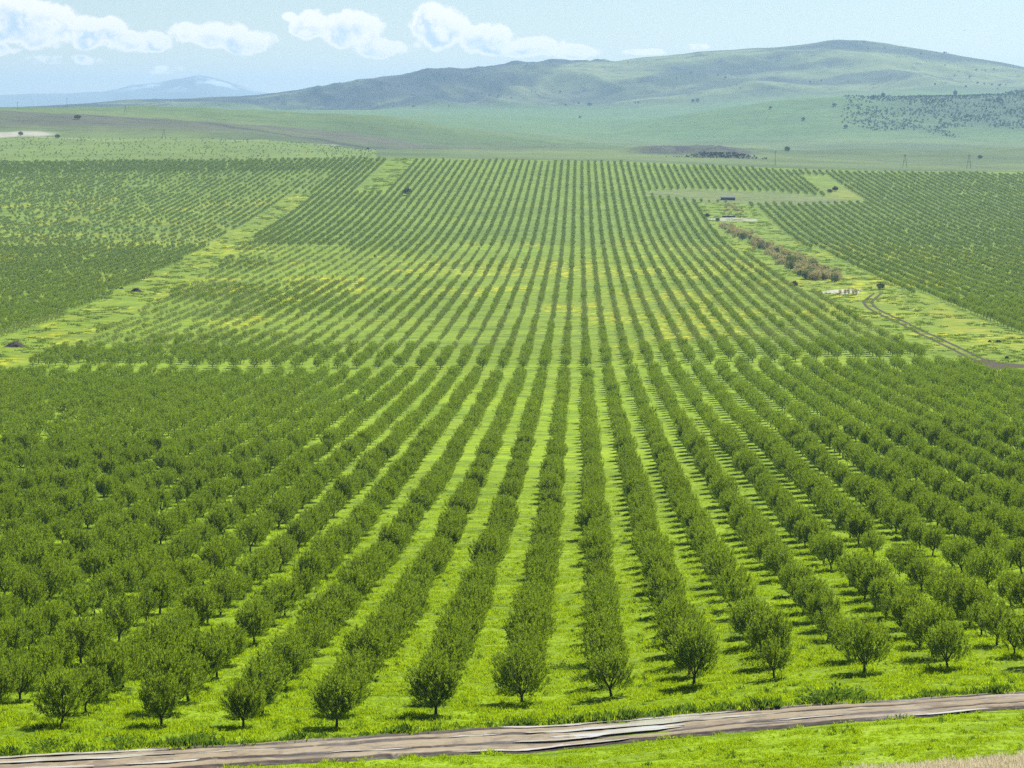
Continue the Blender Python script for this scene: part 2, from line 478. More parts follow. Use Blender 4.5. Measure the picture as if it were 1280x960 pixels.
px_line([(-100, 166), (0, 169), (28, 168)], 40, [0.36, 0.35, 0.29], 0.9)
px_line([(28, 169), (60, 172), (140, 175), (260, 177), (420, 179)], 7, [0.26, 0.27, 0.17], 0.7)
px_line([(120, 145), (250, 155), (380, 171), (490, 186)], 16, [0.05, 0.055, 0.045], 0.8)  # dark line along the escarpment of the left ridge
px_line([(520, 187), (600, 184), (690, 182), (860, 184)], 5, [0.07, 0.08, 0.05], 0.6)
px_line([(512, 193), (700, 198.5), (900, 205), (1060, 210), (1280, 212)], 6, [0.06, 0.075, 0.04], 0.7)
px_line([(1000, 195), (1090, 199), (1180, 205), (1240, 210)], 5, [0.06, 0.07, 0.05], 0.7)
px_line([(0, 471), (300, 470), (700, 468), (1130, 456)], 1.3, [0.17, 0.20, 0.05], 0.7)

gm, n, out = new_mat('grassland')
b = n.node('ShaderNodeBsdfPrincipled')
base = n.attr('tint').outputs['Color']
near_w = n.attr('near').outputs['Fac']
P = n.pos()
streak = n.noise(n.scale(P, (0.10, 0.95, 0.2)), 1.0, 5, 0.62, 0.2)           # swathes across the rows
fine = n.noise(P, 3.2, 4, 0.65)
clump = n.noise(P, 0.33, 4, 0.6, 0.3)
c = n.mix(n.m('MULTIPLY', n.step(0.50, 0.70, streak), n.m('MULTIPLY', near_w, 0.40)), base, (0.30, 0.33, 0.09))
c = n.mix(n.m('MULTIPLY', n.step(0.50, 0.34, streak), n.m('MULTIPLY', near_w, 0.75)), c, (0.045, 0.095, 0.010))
c = n.mix(n.m('MULTIPLY', n.step(0.45, 0.75, clump), n.m('MULTIPLY', near_w, 0.5)), c, (0.20, 0.29, 0.012))
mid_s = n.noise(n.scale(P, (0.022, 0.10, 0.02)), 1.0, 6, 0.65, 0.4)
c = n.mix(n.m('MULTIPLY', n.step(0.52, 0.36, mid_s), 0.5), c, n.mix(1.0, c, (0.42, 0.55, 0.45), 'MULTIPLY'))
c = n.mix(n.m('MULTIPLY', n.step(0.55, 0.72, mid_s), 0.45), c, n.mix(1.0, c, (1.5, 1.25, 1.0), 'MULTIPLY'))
bl = n.noise(n.scale(P, (0.22, 0.30, 0.1)), 1.0, 6, 0.75, 0.3)
c = n.mix(n.m('MULTIPLY', n.m('MULTIPLY', n.attr('bloom').outputs['Fac'], 0.95), n.step(0.50, 0.62, bl)), c, (0.52, 0.47, 0.004))
mot = n.noise(n.scale(P, (0.12, 0.16, 0.1)), 1.0, 6, 0.7, 0.5)
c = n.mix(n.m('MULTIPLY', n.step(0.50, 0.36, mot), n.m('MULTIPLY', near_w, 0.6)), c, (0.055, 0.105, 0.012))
gain = n.m('MULTIPLY_ADD', fine, 0.9, 0.55)
big = n.noise(P, 0.012, 5, 0.6)
gain = n.m('MULTIPLY', gain, n.m('MULTIPLY_ADD', big, 0.7, 0.65))
gc = n.node('ShaderNodeCombineXYZ')
for k_ in range(3): n.put(gc.inputs[k_], gain)
c = n.mix(1.0, c, gc.outputs[0], 'MULTIPLY')
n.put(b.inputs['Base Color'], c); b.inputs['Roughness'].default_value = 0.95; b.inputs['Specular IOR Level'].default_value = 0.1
bp = n.node('ShaderNodeBump'); bp.inputs['Strength'].default_value = 0.9; bp.inputs['Distance'].default_value = 0.22
n.put(bp.inputs['Height'], n.m('ADD', n.noise(P, 2.2, 5, 0.7), n.m('MULTIPLY', streak, 1.2))); n.put(b.inputs['Normal'], bp.outputs[0])
n.l.new(b.outputs[0], out.inputs[0])
rgba = np.concatenate([col, np.ones((len(col), 1))], -1)
nearw = np.clip(1 - smooth(1900, 2300, Y), 0.0, 1)
g_me = mesh_np('ground', gv, gf, gm, True, {'tint': ('POINT', 'FLOAT_COLOR', rgba), 'near': ('POINT', 'FLOAT', nearw), 'bloom': ('POINT', 'FLOAT', flo)})
tag(link('ground', g_me), kind='structure')

# far blue mountain
mx_px = [-260, -120, 0, 40, 90, 130, 165, 200, 225, 245, 262, 285, 320, 370, 450, 560]
mx_py = [128, 122, 118.5, 117, 117, 114, 106, 103, 97.5, 94, 96, 102, 113, 122, 131, 137]
um = np.linspace(u_of(-260), u_of(560), 260); ym = np.linspace(16500, 20800, 34)
crest = np.interp(um, [u_of(a) for a in mx_px], mx_py)
V = []
for yv in ym:
    t = 1 - abs(yv - 18000) / (1500 if yv < 18000 else 2800)
    xs_ = um * yv
    hgt = 18000 * (138 - crest) / F
    rd = (ridged(xs_ / 1400, np.full_like(xs_, yv / 1800), 81, 4) - 0.6) * 80 * (1 - t) * smooth(0, 0.3, t)
    z_ = ZC - 8 + (hgt + 8) * smooth(0, 1, t) ** 0.8 + rd + (fbm(xs_ / 500, np.full_like(xs_, yv / 500), 83, 3) - .5) * 22 * t
    V.append(np.stack([xs_, np.full_like(xs_, yv), z_], -1))
V = np.array(V).reshape(-1, 3)
i, j = np.meshgrid(np.arange(len(ym) - 1), np.arange(len(um) - 1), indexing='ij'); q = (i * len(um) + j).ravel()
mm, n, out = new_mat('mountain_rock')
b = n.node('ShaderNodeBsdfPrincipled'); b.inputs['Roughness'].default_value = 0.95
sz = n.node('ShaderNodeSeparateXYZ'); n.put(sz.inputs[0], n.pos())
snow = n.m('MULTIPLY', n.step(190, 300, sz.outputs[2]), n.step(0.50, 0.58, n.noise(n.pos(), 0.0034, 6, 0.65)))
n.put(b.inputs['Base Color'], n.mix(snow, (0.15, 0.18, 0.17), (0.36, 0.41, 0.47)))
n.l.new(b.outputs[0], out.inputs[0])
tag(link('mountain', mesh_np('mountain', V, np.stack([q, q + 1, q + len(um) + 1, q + len(um)], -1), mm, True)), kind='structure')

# ------------------------------------------------------------------ tree meshes
def tube(V, Fq, pts, radii, sides=6):
    base = len(V)
    pts = [np.array(p, float) for p in pts]
    for k, p in enumerate(pts):
        d = pts[min(k + 1, len(pts) - 1)] - pts[max(k - 1, 0)]; d /= np.linalg.norm(d) + 1e-9
        a = np.cross(d, [0.3, 1, 0.1]); a /= np.linalg.norm(a); b_ = np.cross(d, a)
        for s in range(sides):
            an = 2 * math.pi * s / sides
            V.append(p + radii[k] * (a * math.cos(an) + b_ * math.sin(an)))
    for k in range(len(pts) - 1):
        for s in range(sides):
            s2 = (s + 1) % sides
            Fq.append((base + k * sides + s, base + k * sides + s2, base + (k + 1) * sides + s2, base + (k + 1) * sides + s))
    c = len(V); V.append(pts[-1].copy())
    for s in range(sides):
        Fq.append((base + (len(pts) - 1) * sides + s, base + (len(pts) - 1) * sides + (s + 1) % sides, c, c))


def leaves(P, D, L, Wd, r):
    """elongated leaf faces at P pointing along D"""
    n_ = len(P)
    D = D / (np.linalg.norm(D, axis=1, keepdims=True) + 1e-9)
    A = r.normal(size=(n_, 3)); A -= (A * D).sum(1, keepdims=True) * D; A /= np.linalg.norm(A, axis=1, keepdims=True) + 1e-9
    L = L * r.uniform(0.7, 1.3, (n_, 1)); Wd = Wd * r.uniform(0.7, 1.3, (n_, 1))
    N = np.cross(D, A)
    v = np.stack([P, P + D * L * 0.5 + A * Wd * 0.5 + N * L * 0.06, P + D * L, P + D * L * 0.5 - A * Wd * 0.5 + N * L * 0.06], 1).reshape(-1, 3)
    f = np.arange(n_ * 4).reshape(-1, 4)
    return v, f


def tree_parts(seed, shoots, per, L, Wd, detail=2, R=1.85, H=4.1, z0=0.95, open_=0.0):
    r = np.random.default_rng(seed)
    cz = z0 + (H - z0) * 0.44; rz = (H - z0) * 0.56
    # lopsided crown: a few bulges
    bd = r.normal(size=(7, 3)); bd /= np.linalg.norm(bd, axis=1, keepdims=True); ba = r.uniform(-0.20, 0.22, 7)
    def radius(d):
        return 1 + (np.clip(d @ bd.T, 0, 1) ** 3 @ ba)
    d = r.normal(size=(shoots, 3)); d[:, 2] = d[:, 2] * 0.95 + 0.10; d /= np.linalg.norm(d, axis=1, keepdims=True)
    # cut the underside
    d[:, 2] = np.where(d[:, 2] < -0.8, -d[:, 2] * 0.5, d[:, 2])
    rr = r.uniform(0.30, 1.08, shoots) ** 0.6 * radius(d)
    tip = np.stack([d[:, 0] * R * rr, d[:, 1] * R * rr, cz + d[:, 2] * rz * rr], -1)
    up = np.array([0, 0, 1.0])
    rad = tip - np.array([0, 0, z0 + 0.2])
    rad /= np.linalg.norm(rad, axis=1, keepdims=True)
    sd_ = rad * 0.9 + up * 0.75 + r.normal(size=(shoots, 3)) * 0.22
    sd_ /= np.linalg.norm(sd_, axis=1, keepdims=True)
    ln = r.uniform(0.45, 0.95, shoots)
    if open_ > 0:
        keep = fbm(tip[:, 0] * 1.3 + seed, tip[:, 2] * 1.3 + tip[:, 1], seed, 2) > open_
        tip, sd_, ln = tip[keep], sd_[keep], ln[keep]
    ns = len(tip)
    s = r.uniform(0, 1, (ns, per))
    P_ = tip[:, None] - sd_[:, None] * (ln[:, None] * s)[..., None] + r.normal(size=(ns, per, 3)) * 0.035
    Dl = sd_[:, None] + r.normal(size=(ns, per, 3)) * 0.33
    v, f = leaves(P_.reshape(-1, 3), Dl.reshape(-1, 3), L, Wd, r)
    lv = np.repeat(r.uniform(0, 1, (ns, per)) * 0.6 + r.uniform(0, 0.4, (ns, 1)), 1).reshape(-1) if False else (r.uniform(0, 1, (ns, per)) * 0.45 + r.uniform(0, 0.55, (ns, 1))).reshape(-1)
    crown = (v, f, np.repeat(lv, 4))
    V, Q = [], []
    lean = r.normal(size=2) * 0.06
    sides = 8 if detail == 2 else 4
    fork = np.array([lean[0], lean[1], z0 * 0.72])
    tube(V, Q, [(0, 0, -0.25), (0, 0, 0.05), (lean[0] * .5, lean[1] * .5, z0 * 0.4), fork], [0.15, 0.12, 0.095, 0.10], sides)
    nl = 5 if detail else 3
    for k in range(nl):
        an = 2 * math.pi * (k + r.uniform(-.25, .25)) / nl; o = r.uniform(0.9, 1.25)
        p1 = fork + np.array([math.cos(an) * 0.42 * o, math.sin(an) * 0.42 * o, 0.55])
        p2 = p1 + np.array([math.cos(an) * 0.42, math.sin(an) * 0.42, 0.75])
        tube(V, Q, [fork - [0, 0, .06], p1, p2], [0.07, 0.052, 0.03], 6 if detail == 2 else 3)
        if detail == 2:
            for m_ in range(4):
                a2 = an + r.uniform(-0.9, 0.9)
                q0 = p1 + (p2 - p1) * r.uniform(0, 1)
                q1 = q0 + np.array([math.cos(a2) * .35, math.sin(a2) * .35, r.uniform(.25, .6)])
                q2 = q1 + np.array([math.cos(a2) * .25, math.sin(a2) * .25, r.uniform(.3, .55)])
                tube(V, Q, [q0, q1, q2], [0.026, 0.017, 0.008], 4)
    return crown, (np.array(V), np.array(Q))


M_leaf = leaf_mat('orchard_leaves', (0.020, 0.042, 0.008), (0.200, 0.270, 0.044), (0.33, 0.48, 0.024), 0.42, yellow=(0.235, 0.27, 0.035))
M_leaf_far = leaf_mat('far_leaves', (0.032, 0.060, 0.018), (0.185, 0.245, 0.055), (0.29, 0.41, 0.04), 0.43, yellow=(0.20, 0.25, 0.045))
M_leaf_pale = leaf_mat('pale_leaves', (0.07, 0.11, 0.035), (0.22, 0.26, 0.09), (0.30, 0.38, 0.06), 0.45)
M_bark = pmat('bark', (0.062, 0.050, 0.040), 0.9, 0.4, 9, 0.5)


def leaf_mesh(name, crown, mat):
    v, f, lv = crown
    return mesh_np(name, v, f, mat, False, {'leafvar': ('POINT', 'FLOAT', lv)})


near_vars = []
for sdv in range(6):
    cr, tr = tree_parts(100 + sdv, [430, 480, 400, 450, 340, 420][sdv], 18, 0.24, 0.056, 2, R=[1.85, 1.95, 1.75, 1.9, 1.7, 2.0][sdv], H=[4.1, 4.2, 4.3, 3.9, 3.8, 4.05][sdv],
                        z0=[.95, .85, 1.0, .9, 1.05, .8][sdv], open_=[.22, .2, .24, .2, .33, .22][sdv])
    near_vars.append((leaf_mesh('crown', cr, M_leaf), mesh_np('trunk', tr[0], tr[1], M_bark, True)))

# every tree of the lattice
pts = []
GAPS = [hit(1128, 700), hit(1060, 668), hit(1146, 716), hit(1178, 748), hit(30, 690), hit(105, 603), hit(60, 560), hit(330, 700), hit(55, 508), hit(240, 640)]
rg = np.random.default_rng(5)
ks = np.arange(-110, 82)
js = np.arange(0, 385)
KK, JJ = np.meshgrid(ks, js, indexing='ij')
KK = KK.ravel(); JJ = JJ.ravel()
TX = X0 + KK * ROW; TY = Y0 + JJ * TREE
TXj = TX + rg.normal(0, 0.16, TX.shape); TYj = TY + rg.normal(0, 0.22, TX.shape)
# front edge follows the road
front_j = np.where(KK >= -1, 2, np.where(KK == -2, 1, 0))
keep = JJ >= front_j
TZ = ZC - drop(TXj, TYj) + relief(TXj, TYj) - 0.02
px, py, dep = project(TXj, TYj, TZ)
marg = 40 + 20 * F / dep
keep &= (px > -marg) & (px < 1280 + marg) & (py > 150)
r1_ = rg.random(TX.shape); r2_ = rg.random(TX.shape)
# cross tracks and breaks
keep &= ~((TY > 624) & (TY < 649)); keep &= ~((TX > 106) & (TY > 588) & (TY < 660)); keep &= ~((TY > 1336) & (TY < 1343))
keep &= ~((np.abs(TY - 1775) < 5) & (TX > -170) & (TX < -60))
keep &= ~(in_left_strip(TX, TY) | in_left_strip2(TX, TY) | in_corridor(TX, TY) | bare(TX, TY))
keep &= ~((TX > 195) & (TX < 222) & (TY > 1760) & (TY < 2050))
keep &= TY < np.where(TX / TY < u_of(470), 2650, 2112 - 34 * fbm(TX / 30, TX * 0, 94, 3))
miss = np.full(TX.shape, 0.012); scl = np.full(TX.shape, 1.0)
mid = (TY > 640) & (TY <= 1336) & (TX > -201 - 0.02 * (TY - 1000)) & (TX < 120)
scl = np.where(mid, 0.84, scl); miss = np.where(mid, 0.05, miss)
young = fbm(TX / 55, TY / 90, 91, 3)
yz = mid & (TY > 700)
scl = np.where(yz, scl * (0.92 - 0.30 * smooth(0.40, 0.65, young) * smooth(40, -60, TX)), scl)
miss = np.where(yz, miss + 0.12 * smooth(0.42, 0.66, young) * smooth(30, -70, TX), miss)
scl = np.where(mid & (TY < 700), 1.0, scl)
top = (TY > 1343) & (TX > -212) & (TX < 140); scl = np.where(top, 0.78, scl)
lft = (TX < strip_c(TY)) & (TY > 640)
scl = np.where(lft, 0.75, scl); miss = np.where(lft, 0.03, miss)
l2 = (TX < -212) & (TY > 1343) & (TY <= 1980)
scl = np.where(l2, 0.66, scl); miss = np.where(l2, 0.12 + 0.25 * smooth(0.45, 0.65, fbm(TX / 60, TY / 60, 92, 3)), miss)
l3 = (TX < -175) & (TY > 1980) & (TY < 2112); scl = np.where(l3, 0.95, scl); miss = np.where(l3, 0.12, miss)
l4 = (TX / TY < u_of(470)) & (TY > 2112); scl = np.where(l4, 0.44, scl); miss = np.where(l4, 0.86, miss)
rt = (TX > 125) & (TY > 900); scl = np.where(rt, 0.76, scl); miss = np.where(rt, 0.03, miss)
keep &= r1_ > miss
for gx, gy in GAPS:
    keep &= ~(np.hypot(TX - gx, TY - gy) < 4.3)
scl = scl * (0.80 + 0.29 * r2_) * (0.92 + 0.16 * fbm(TX / 20, TY / 20, 93, 2))
scl = np.where(rg.random(TX.shape) < 0.05, scl * 0.68, scl)
sel = np.nonzero(keep)[0]
order = sel[np.argsort(dep[sel])]
inframe = (px[order] > 8) & (px[order] < 1272) & (py[order] < 975) & (py[order] > 160)
ind = order[inframe][:300]
rest = np.setdiff1d(order, ind)

ORD = ['first', 'second', 'third', 'fourth', 'fifth', 'sixth', 'seventh', 'eighth', 'ninth', 'tenth', 'eleventh', 'twelfth', 'thirteenth', 'fourteenth',
       'fifteenth', 'sixteenth', 'seventeenth', 'eighteenth', 'nineteenth', 'twentieth'] + ['twenty-' + w for w in ['first', 'second', 'third', 'fourth', 'fifth', 'sixth', 'seventh', 'eighth', 'ninth']]
GRP = 'fruit trees planted in long straight rows'
by_row = {}
for t in ind: by_row.setdefault(int(KK[t]), []).append(t)
for k, lst in by_row.items():
    lst.sort(key=lambda t: JJ[t])
    for q_, t in enumerate(lst):
        o_ = ORD[min(q_, len(ORD) - 1)]
        if k == 0: rown = 'in the upright middle row'
        elif k < 0: rown = ORD[-k - 1] + ' row left of the upright row'
        else: rown = ORD[k - 1] + ' row right of the upright row'
        small = scl[t] < 0.8
        adj = 'small' if small else ('bushy' if scl[t] > 1.07 else 'leafy')
        if k < -6: lab = f'{adj} orchard tree, {o_} from left edge, {rown}'
        elif k > 4: lab = f'{adj} orchard tree, {o_} from right edge, {rown}'
        else: lab = f'{adj} orchard tree, {o_} from the road, {rown}'
        root = thing('fruit_tree', lab, 'tree', (TXj[t], TYj[t], TZ[t]), rg.uniform(0, 6.283), GRP)
        vv = int(rg.integers(0, 6)) if not small else 4
        s_ = float(scl[t]); root.scale = (s_ * rg.uniform(.94, 1.06), s_ * rg.uniform(.94, 1.06), s_ * rg.uniform(.93, 1.07))
        link('trunk', near_vars[vv][1], root); link('crown', near_vars[vv][0], root)


# ---- instancing of the rest with geometry nodes
def scatter_object(name, pos, rot, scl3, var, sources, label=None, cat=None):
    """sources: list of lists of meshes; var picks the list. One object."""
    me = bpy.data.meshes.new(name); me.vertices.add(len(pos)); me.vertices.foreach_set('co', np.asarray(pos, np.float32).ravel())
    a = me.attributes.new('rotv', 'FLOAT_VECTOR', 'POINT'); a.data.foreach_set('vector', np.asarray(rot, np.float32).ravel())
    a = me.attributes.new('sclv', 'FLOAT_VECTOR', 'POINT'); a.data.foreach_set('vector', np.asarray(scl3, np.float32).ravel())
    a = me.attributes.new('pick', 'INT', 'POINT'); a.data.foreach_set('value', np.asarray(var, np.int32))
    o = bpy.data.objects.new(name, me); C.objects.link(o)
    ng = bpy.data.node_groups.new(name, 'GeometryNodeTree')
    ng.interface.new_socket('Geometry', in_out='INPUT', socket_type='NodeSocketGeometry')
    ng.interface.new_socket('Geometry', in_out='OUTPUT', socket_type='NodeSocketGeometry')
    N, L_ = ng.nodes, ng.links
    gi = N.new('NodeGroupInput'); go = N.new('NodeGroupOutput'); jn = N.new('GeometryNodeJoinGeometry')
    ra = N.new('GeometryNodeInputNamedAttribute'); ra.data_type = 'FLOAT_VECTOR'; ra.inputs[0].default_value = 'rotv'
    sa = N.new('GeometryNodeInputNamedAttribute'); sa.data_type = 'FLOAT_VECTOR'; sa.inputs[0].default_value = 'sclv'
    pa = N.new('GeometryNodeInputNamedAttribute'); pa.data_type = 'INT'; pa.inputs[0].default_value = 'pick'
    for k, lst in enumerate(sources):
        cmp = N.new('FunctionNodeCompare'); cmp.data_type = 'INT'; cmp.operation = 'EQUAL'
        ins = [s for s in cmp.inputs if s.type == 'INT']
        L_.new(pa.outputs[0], ins[0]); ins[1].default_value = k
        ip = N.new('GeometryNodeInstanceOnPoints')
        L_.new(gi.outputs[0], ip.inputs['Points']); L_.new(cmp.outputs[0], ip.inputs['Selection'])
        L_.new(ra.outputs[0], ip.inputs['Rotation']); L_.new(sa.outputs[0], ip.inputs['Scale'])
        if len(lst) == 1:
            oi = N.new('GeometryNodeObjectInfo'); oi.inputs[0].default_value = bpy.data.objects.new('leaf_source', lst[0])
            L_.new(oi.outputs['Geometry'], ip.inputs['Instance'])
        else:
            j2 = N.new('GeometryNodeJoinGeometry')
            for me_ in lst:
                oi = N.new('GeometryNodeObjectInfo'); oi.inputs[0].default_value = bpy.data.objects.new('leaf_source', me_)
                L_.new(oi.outputs['Geometry'], j2.inputs[0])
            L_.new(j2.outputs[0], ip.inputs['Instance'])
        L_.new(ip.outputs[0], jn.inputs[0])
    L_.new(jn.outputs[0], go.inputs[0])
    md = o.modifiers.new('scatter', 'NODES'); md.node_group = ng
    tag(o, label, cat, kind='stuff')
    return o


srcs = [[a, b_] for a, b_ in near_vars]                                       # 0-5
for sdv in range(4):                                                            # 6-9  middle distance
    cr, tr = tree_parts(200 + sdv, 230, 8, 0.30, 0.095, 1, R=1.85, H=4.1, open_=.22)
    srcs.append([leaf_mesh('crown_mid', cr, M_leaf), mesh_np('trunk_mid', tr[0], tr[1], M_bark)])
for sdv in range(3):                                                            # 10-12 paler, thinner
    cr, tr = tree_parts(300 + sdv, 170, 7, 0.30, 0.085, 1, R=1.8, H=3.9, open_=.28)
    srcs.append([leaf_mesh('crown_pale', cr, M_leaf_pale), mesh_np('trunk_pale', tr[0], tr[1], M_bark)])
for sdv in range(3):                                                            # 13-15 far
    cr, tr = tree_parts(400 + sdv, 80, 6, 0.52, 0.20, 0, R=1.8, H=4.0, open_=.15)
    srcs.append([leaf_mesh('crown_far', cr, M_leaf_far), mesh_np('trunk_far', tr[0], tr[1], M_bark)])
var = np.where(TY < 420, rg.integers(0, 6, TX.shape), np.where(TY + rg.normal(0, 110, TX.shape) < 1020, rg.integers(6, 10, TX.shape), rg.integers(13, 16, TX.shape)))
pale = yz & (rg.random(TX.shape) < 0.35 + 0.6 * smooth(0.4, 0.6, young))
var = np.where(pale, rg.integers(10, 13, TX.shape), var)
R_ = rest
rot = np.stack([np.zeros(len(R_)), np.zeros(len(R_)), rg.uniform(0, 6.283, len(R_))], -1)
s3 = scl[R_][:, None] * rg.uniform(.92, 1.08, (len(R_), 3))
scatter_object('distant_orchard', np.stack([TXj[R_], TYj[R_], TZ[R_]], -1), rot, s3, var[R_], srcs,
               'many rows of small green fruit trees covering the valley behind the nearest trees', 'orchard')
print('trees', len(ind), len(rest))

# ------------------------------------------------------------------ the muddy road
TOPE = [(-460, 974), (-140, 957), (-60, 951), (0, 947), (160, 939), (320, 931), (480, 920), (640, 909), (760, 902), (860, 894), (960, 887), (1120, 877), (1280, 867), (1420, 858), (1740, 839)]
BOTE = [(-460, 1004), (-140, 986), (-60, 981), (0, 977), (160, 968), (345, 957), (480, 950), (640, 943), (760, 932), (890, 920), (1000, 910), (1120, 901), (1280, 887), (1420, 876), (1740, 856)]
tp = np.array([hit(*p) for p in TOPE]); bt = np.array([hit(*p) for p in BOTE])
NS, NC = 790, 64
sx = np.linspace(-460, 1740, NS)
TX_ = np.stack([np.interp(sx, [p[0] for p in TOPE], tp[:, k]) for k in range(2)], -1)
BX_ = np.stack([np.interp(sx, [p[0] for p in BOTE], bt[:, k]) for k in range(2)], -1)
wob = (fbm(sx / 40, sx * 0, 95, 3) - 0.5) * 0.10; wob2 = (fbm(sx / 30, sx * 0 + 9, 96, 3) - 0.5) * 0.12
def edge_t(t): return min(t, 1 - t)
V = []; vv_ = []
for c_ in range(NC + 1):
    t = c_ / NC
    e = BX_ + (TX_ - BX_) * (t * (1 + 0.5 * wob[:, None] - 0.5 * wob2[:, None]) + 0.5 * wob2[:, None])
    along = np.arange(NS) * 0.135
    h_ = 0.03 + 0.05 * np.sin(t * math.pi)
    for rc, rw, rdp in [(0.07, 0.035, 0.10), (0.34, 0.045, 0.08), (0.50, 0.022, 0.03), (0.69, 0.045, 0.085), (0.92, 0.035, 0.11)]:
        cc = rc + 0.006 * np.sin(along / 7 + rc * 20)
        h_ = h_ - rdp * np.exp(-((t - cc) / rw) ** 2) + rdp * 0.5 * np.exp(-((t - cc - 2.0 * rw) / rw) ** 2)
    h_ = h_ * (0.75 + 0.5 * fbm(along / 9 + t * 3, np.full(NS, 2.0), 99, 2))
    rut_ = h_
    h_ = h_ - smooth(0.02, 0.2, edge_t(t)) * (0.13 * np.exp(-((sx - 800) / 75.0) ** 2) * float(t > 0.22) + 0.10 * np.exp(-((sx - 70) / 90.0) ** 2) + 0.09 * np.exp(-((sx - 690) / 30.0) ** 2) * float(t < 0.4))
    h_ = h_ + (fbm(along * 1.2, np.full(NS, t * 9.0), 97, 4) - 0.5) * 0.07
    edge = min(t, 1 - t)
    zz_ = ground_z(e[:, 0], e[:, 1]) - 0.0 + 0.09 + h_ * smooth(0, .04, edge) - (1 - smooth(0, .03, edge)) * 0.30
    V.append(np.stack([e[:, 0], e[:, 1], zz_], -1)); vv_.append(np.stack([along, np.full(NS, t), np.broadcast_to(rut_, (NS,)) + 0.07 * (fbm(along / 5, np.full(NS, t * 3.0), 98, 3) - 0.5)], -1))
V = np.array(V).reshape(-1, 3); vv_ = np.array(vv_).reshape(-1, 3)
i, j = np.meshgrid(np.arange(NC), np.arange(NS - 1), indexing='ij'); q = (i * NS + j).ravel()
rm, n, out = new_mat('wet_mud')
b = n.node('ShaderNodeBsdfPrincipled')
rv = n.attr('track').outputs['Vector']
sp_ = n.node('ShaderNodeSeparateXYZ'); n.put(sp_.inputs[0], rv)
lanes = n.noise(n.scale(rv, (0.10, 9.0, 0)), 1.0, 4, 0.6, 0.3)
grit = n.noise(n.scale(rv, (1.6, 30.0, 0)), 1.0, 5, 0.7)
hgt = n.step(-0.01, 0.09, sp_.outputs[2])
cc = n.mix(n.step(0.47, 0.60, n.m('ADD', n.m('MULTIPLY', lanes, 0.55), n.m('MULTIPLY', hgt, 0.42))), (0.050, 0.038, 0.026), (0.235, 0.190, 0.120))
cc = n.mix(n.m('MULTIPLY', n.step(0.55, 0.25, hgt), 0.9), cc, (0.022, 0.016, 0.013))  # darker mud in the ruts, with their shade painted into the colour
cc = n.mix(n.m('MULTIPLY', n.step(0.45, 0.7, grit), 0.35), cc, (0.10, 0.075, 0.06))
n.put(b.inputs['Base Color'], cc)
pt = n.noise(n.scale(rv, (0.45, 3.2, 0)), 1.0, 5, 0.7, 0.6)
cc = n.mix(n.m('MULTIPLY', n.step(0.48, 0.62, pt), 0.6), cc, (0.10, 0.075, 0.052))
cc = n.mix(n.m('MULTIPLY', n.step(0.42, 0.30, pt), 0.6), cc, (0.28, 0.23, 0.155))
n.put(b.inputs['Base Color'], cc)
wet = n.step(0.55, 0.35, lanes)
n.put(b.inputs['Roughness'], n.m('MULTIPLY_ADD', wet, -0.35, 0.9)); b.inputs['Specular IOR Level'].default_value = 0.25
bp = n.node('ShaderNodeBump'); bp.inputs['Strength'].default_value = 0.8; bp.inputs['Distance'].default_value = 0.06
n.put(bp.inputs['Height'], grit); n.put(b.inputs['Normal'], bp.outputs[0])
n.l.new(b.outputs[0], out.inputs[0])
road = mesh_np('dirt_road', V, np.stack([q, q + 1, q + NS + 1, q + NS], -1), rm, True, {'track': ('POINT', 'FLOAT_VECTOR', vv_)})
tag(link('dirt_road', road), kind='structure')

# standing water on the road
wm, n, out = new_mat('puddle_water')
b = n.node('ShaderNodeBsdfPrincipled'); b.inputs['Base Color'].default_value = (0.50, 0.45, 0.40, 1); b.inputs['Roughness'].default_value = 0.12
b.inputs['Specular IOR Level'].default_value = 0.9
bp = n.node('ShaderNodeBump'); bp.inputs['Strength'].default_value = 0.15; bp.inputs['Distance'].default_value = 0.02
n.put(bp.inputs['Height'], n.noise(n.pos(), 4.0, 3)); n.put(b.inputs['Normal'], bp.outputs[0])
n.l.new(b.outputs[0], out.inputs[0])


def road_pt(px_, t):
    k = (px_ + 460) / 2200 * (NS - 1); k0 = int(max(0, min(NS - 2, k)))
    p = BX_[k0] + (TX_[k0] - BX_[k0]) * t
    return p


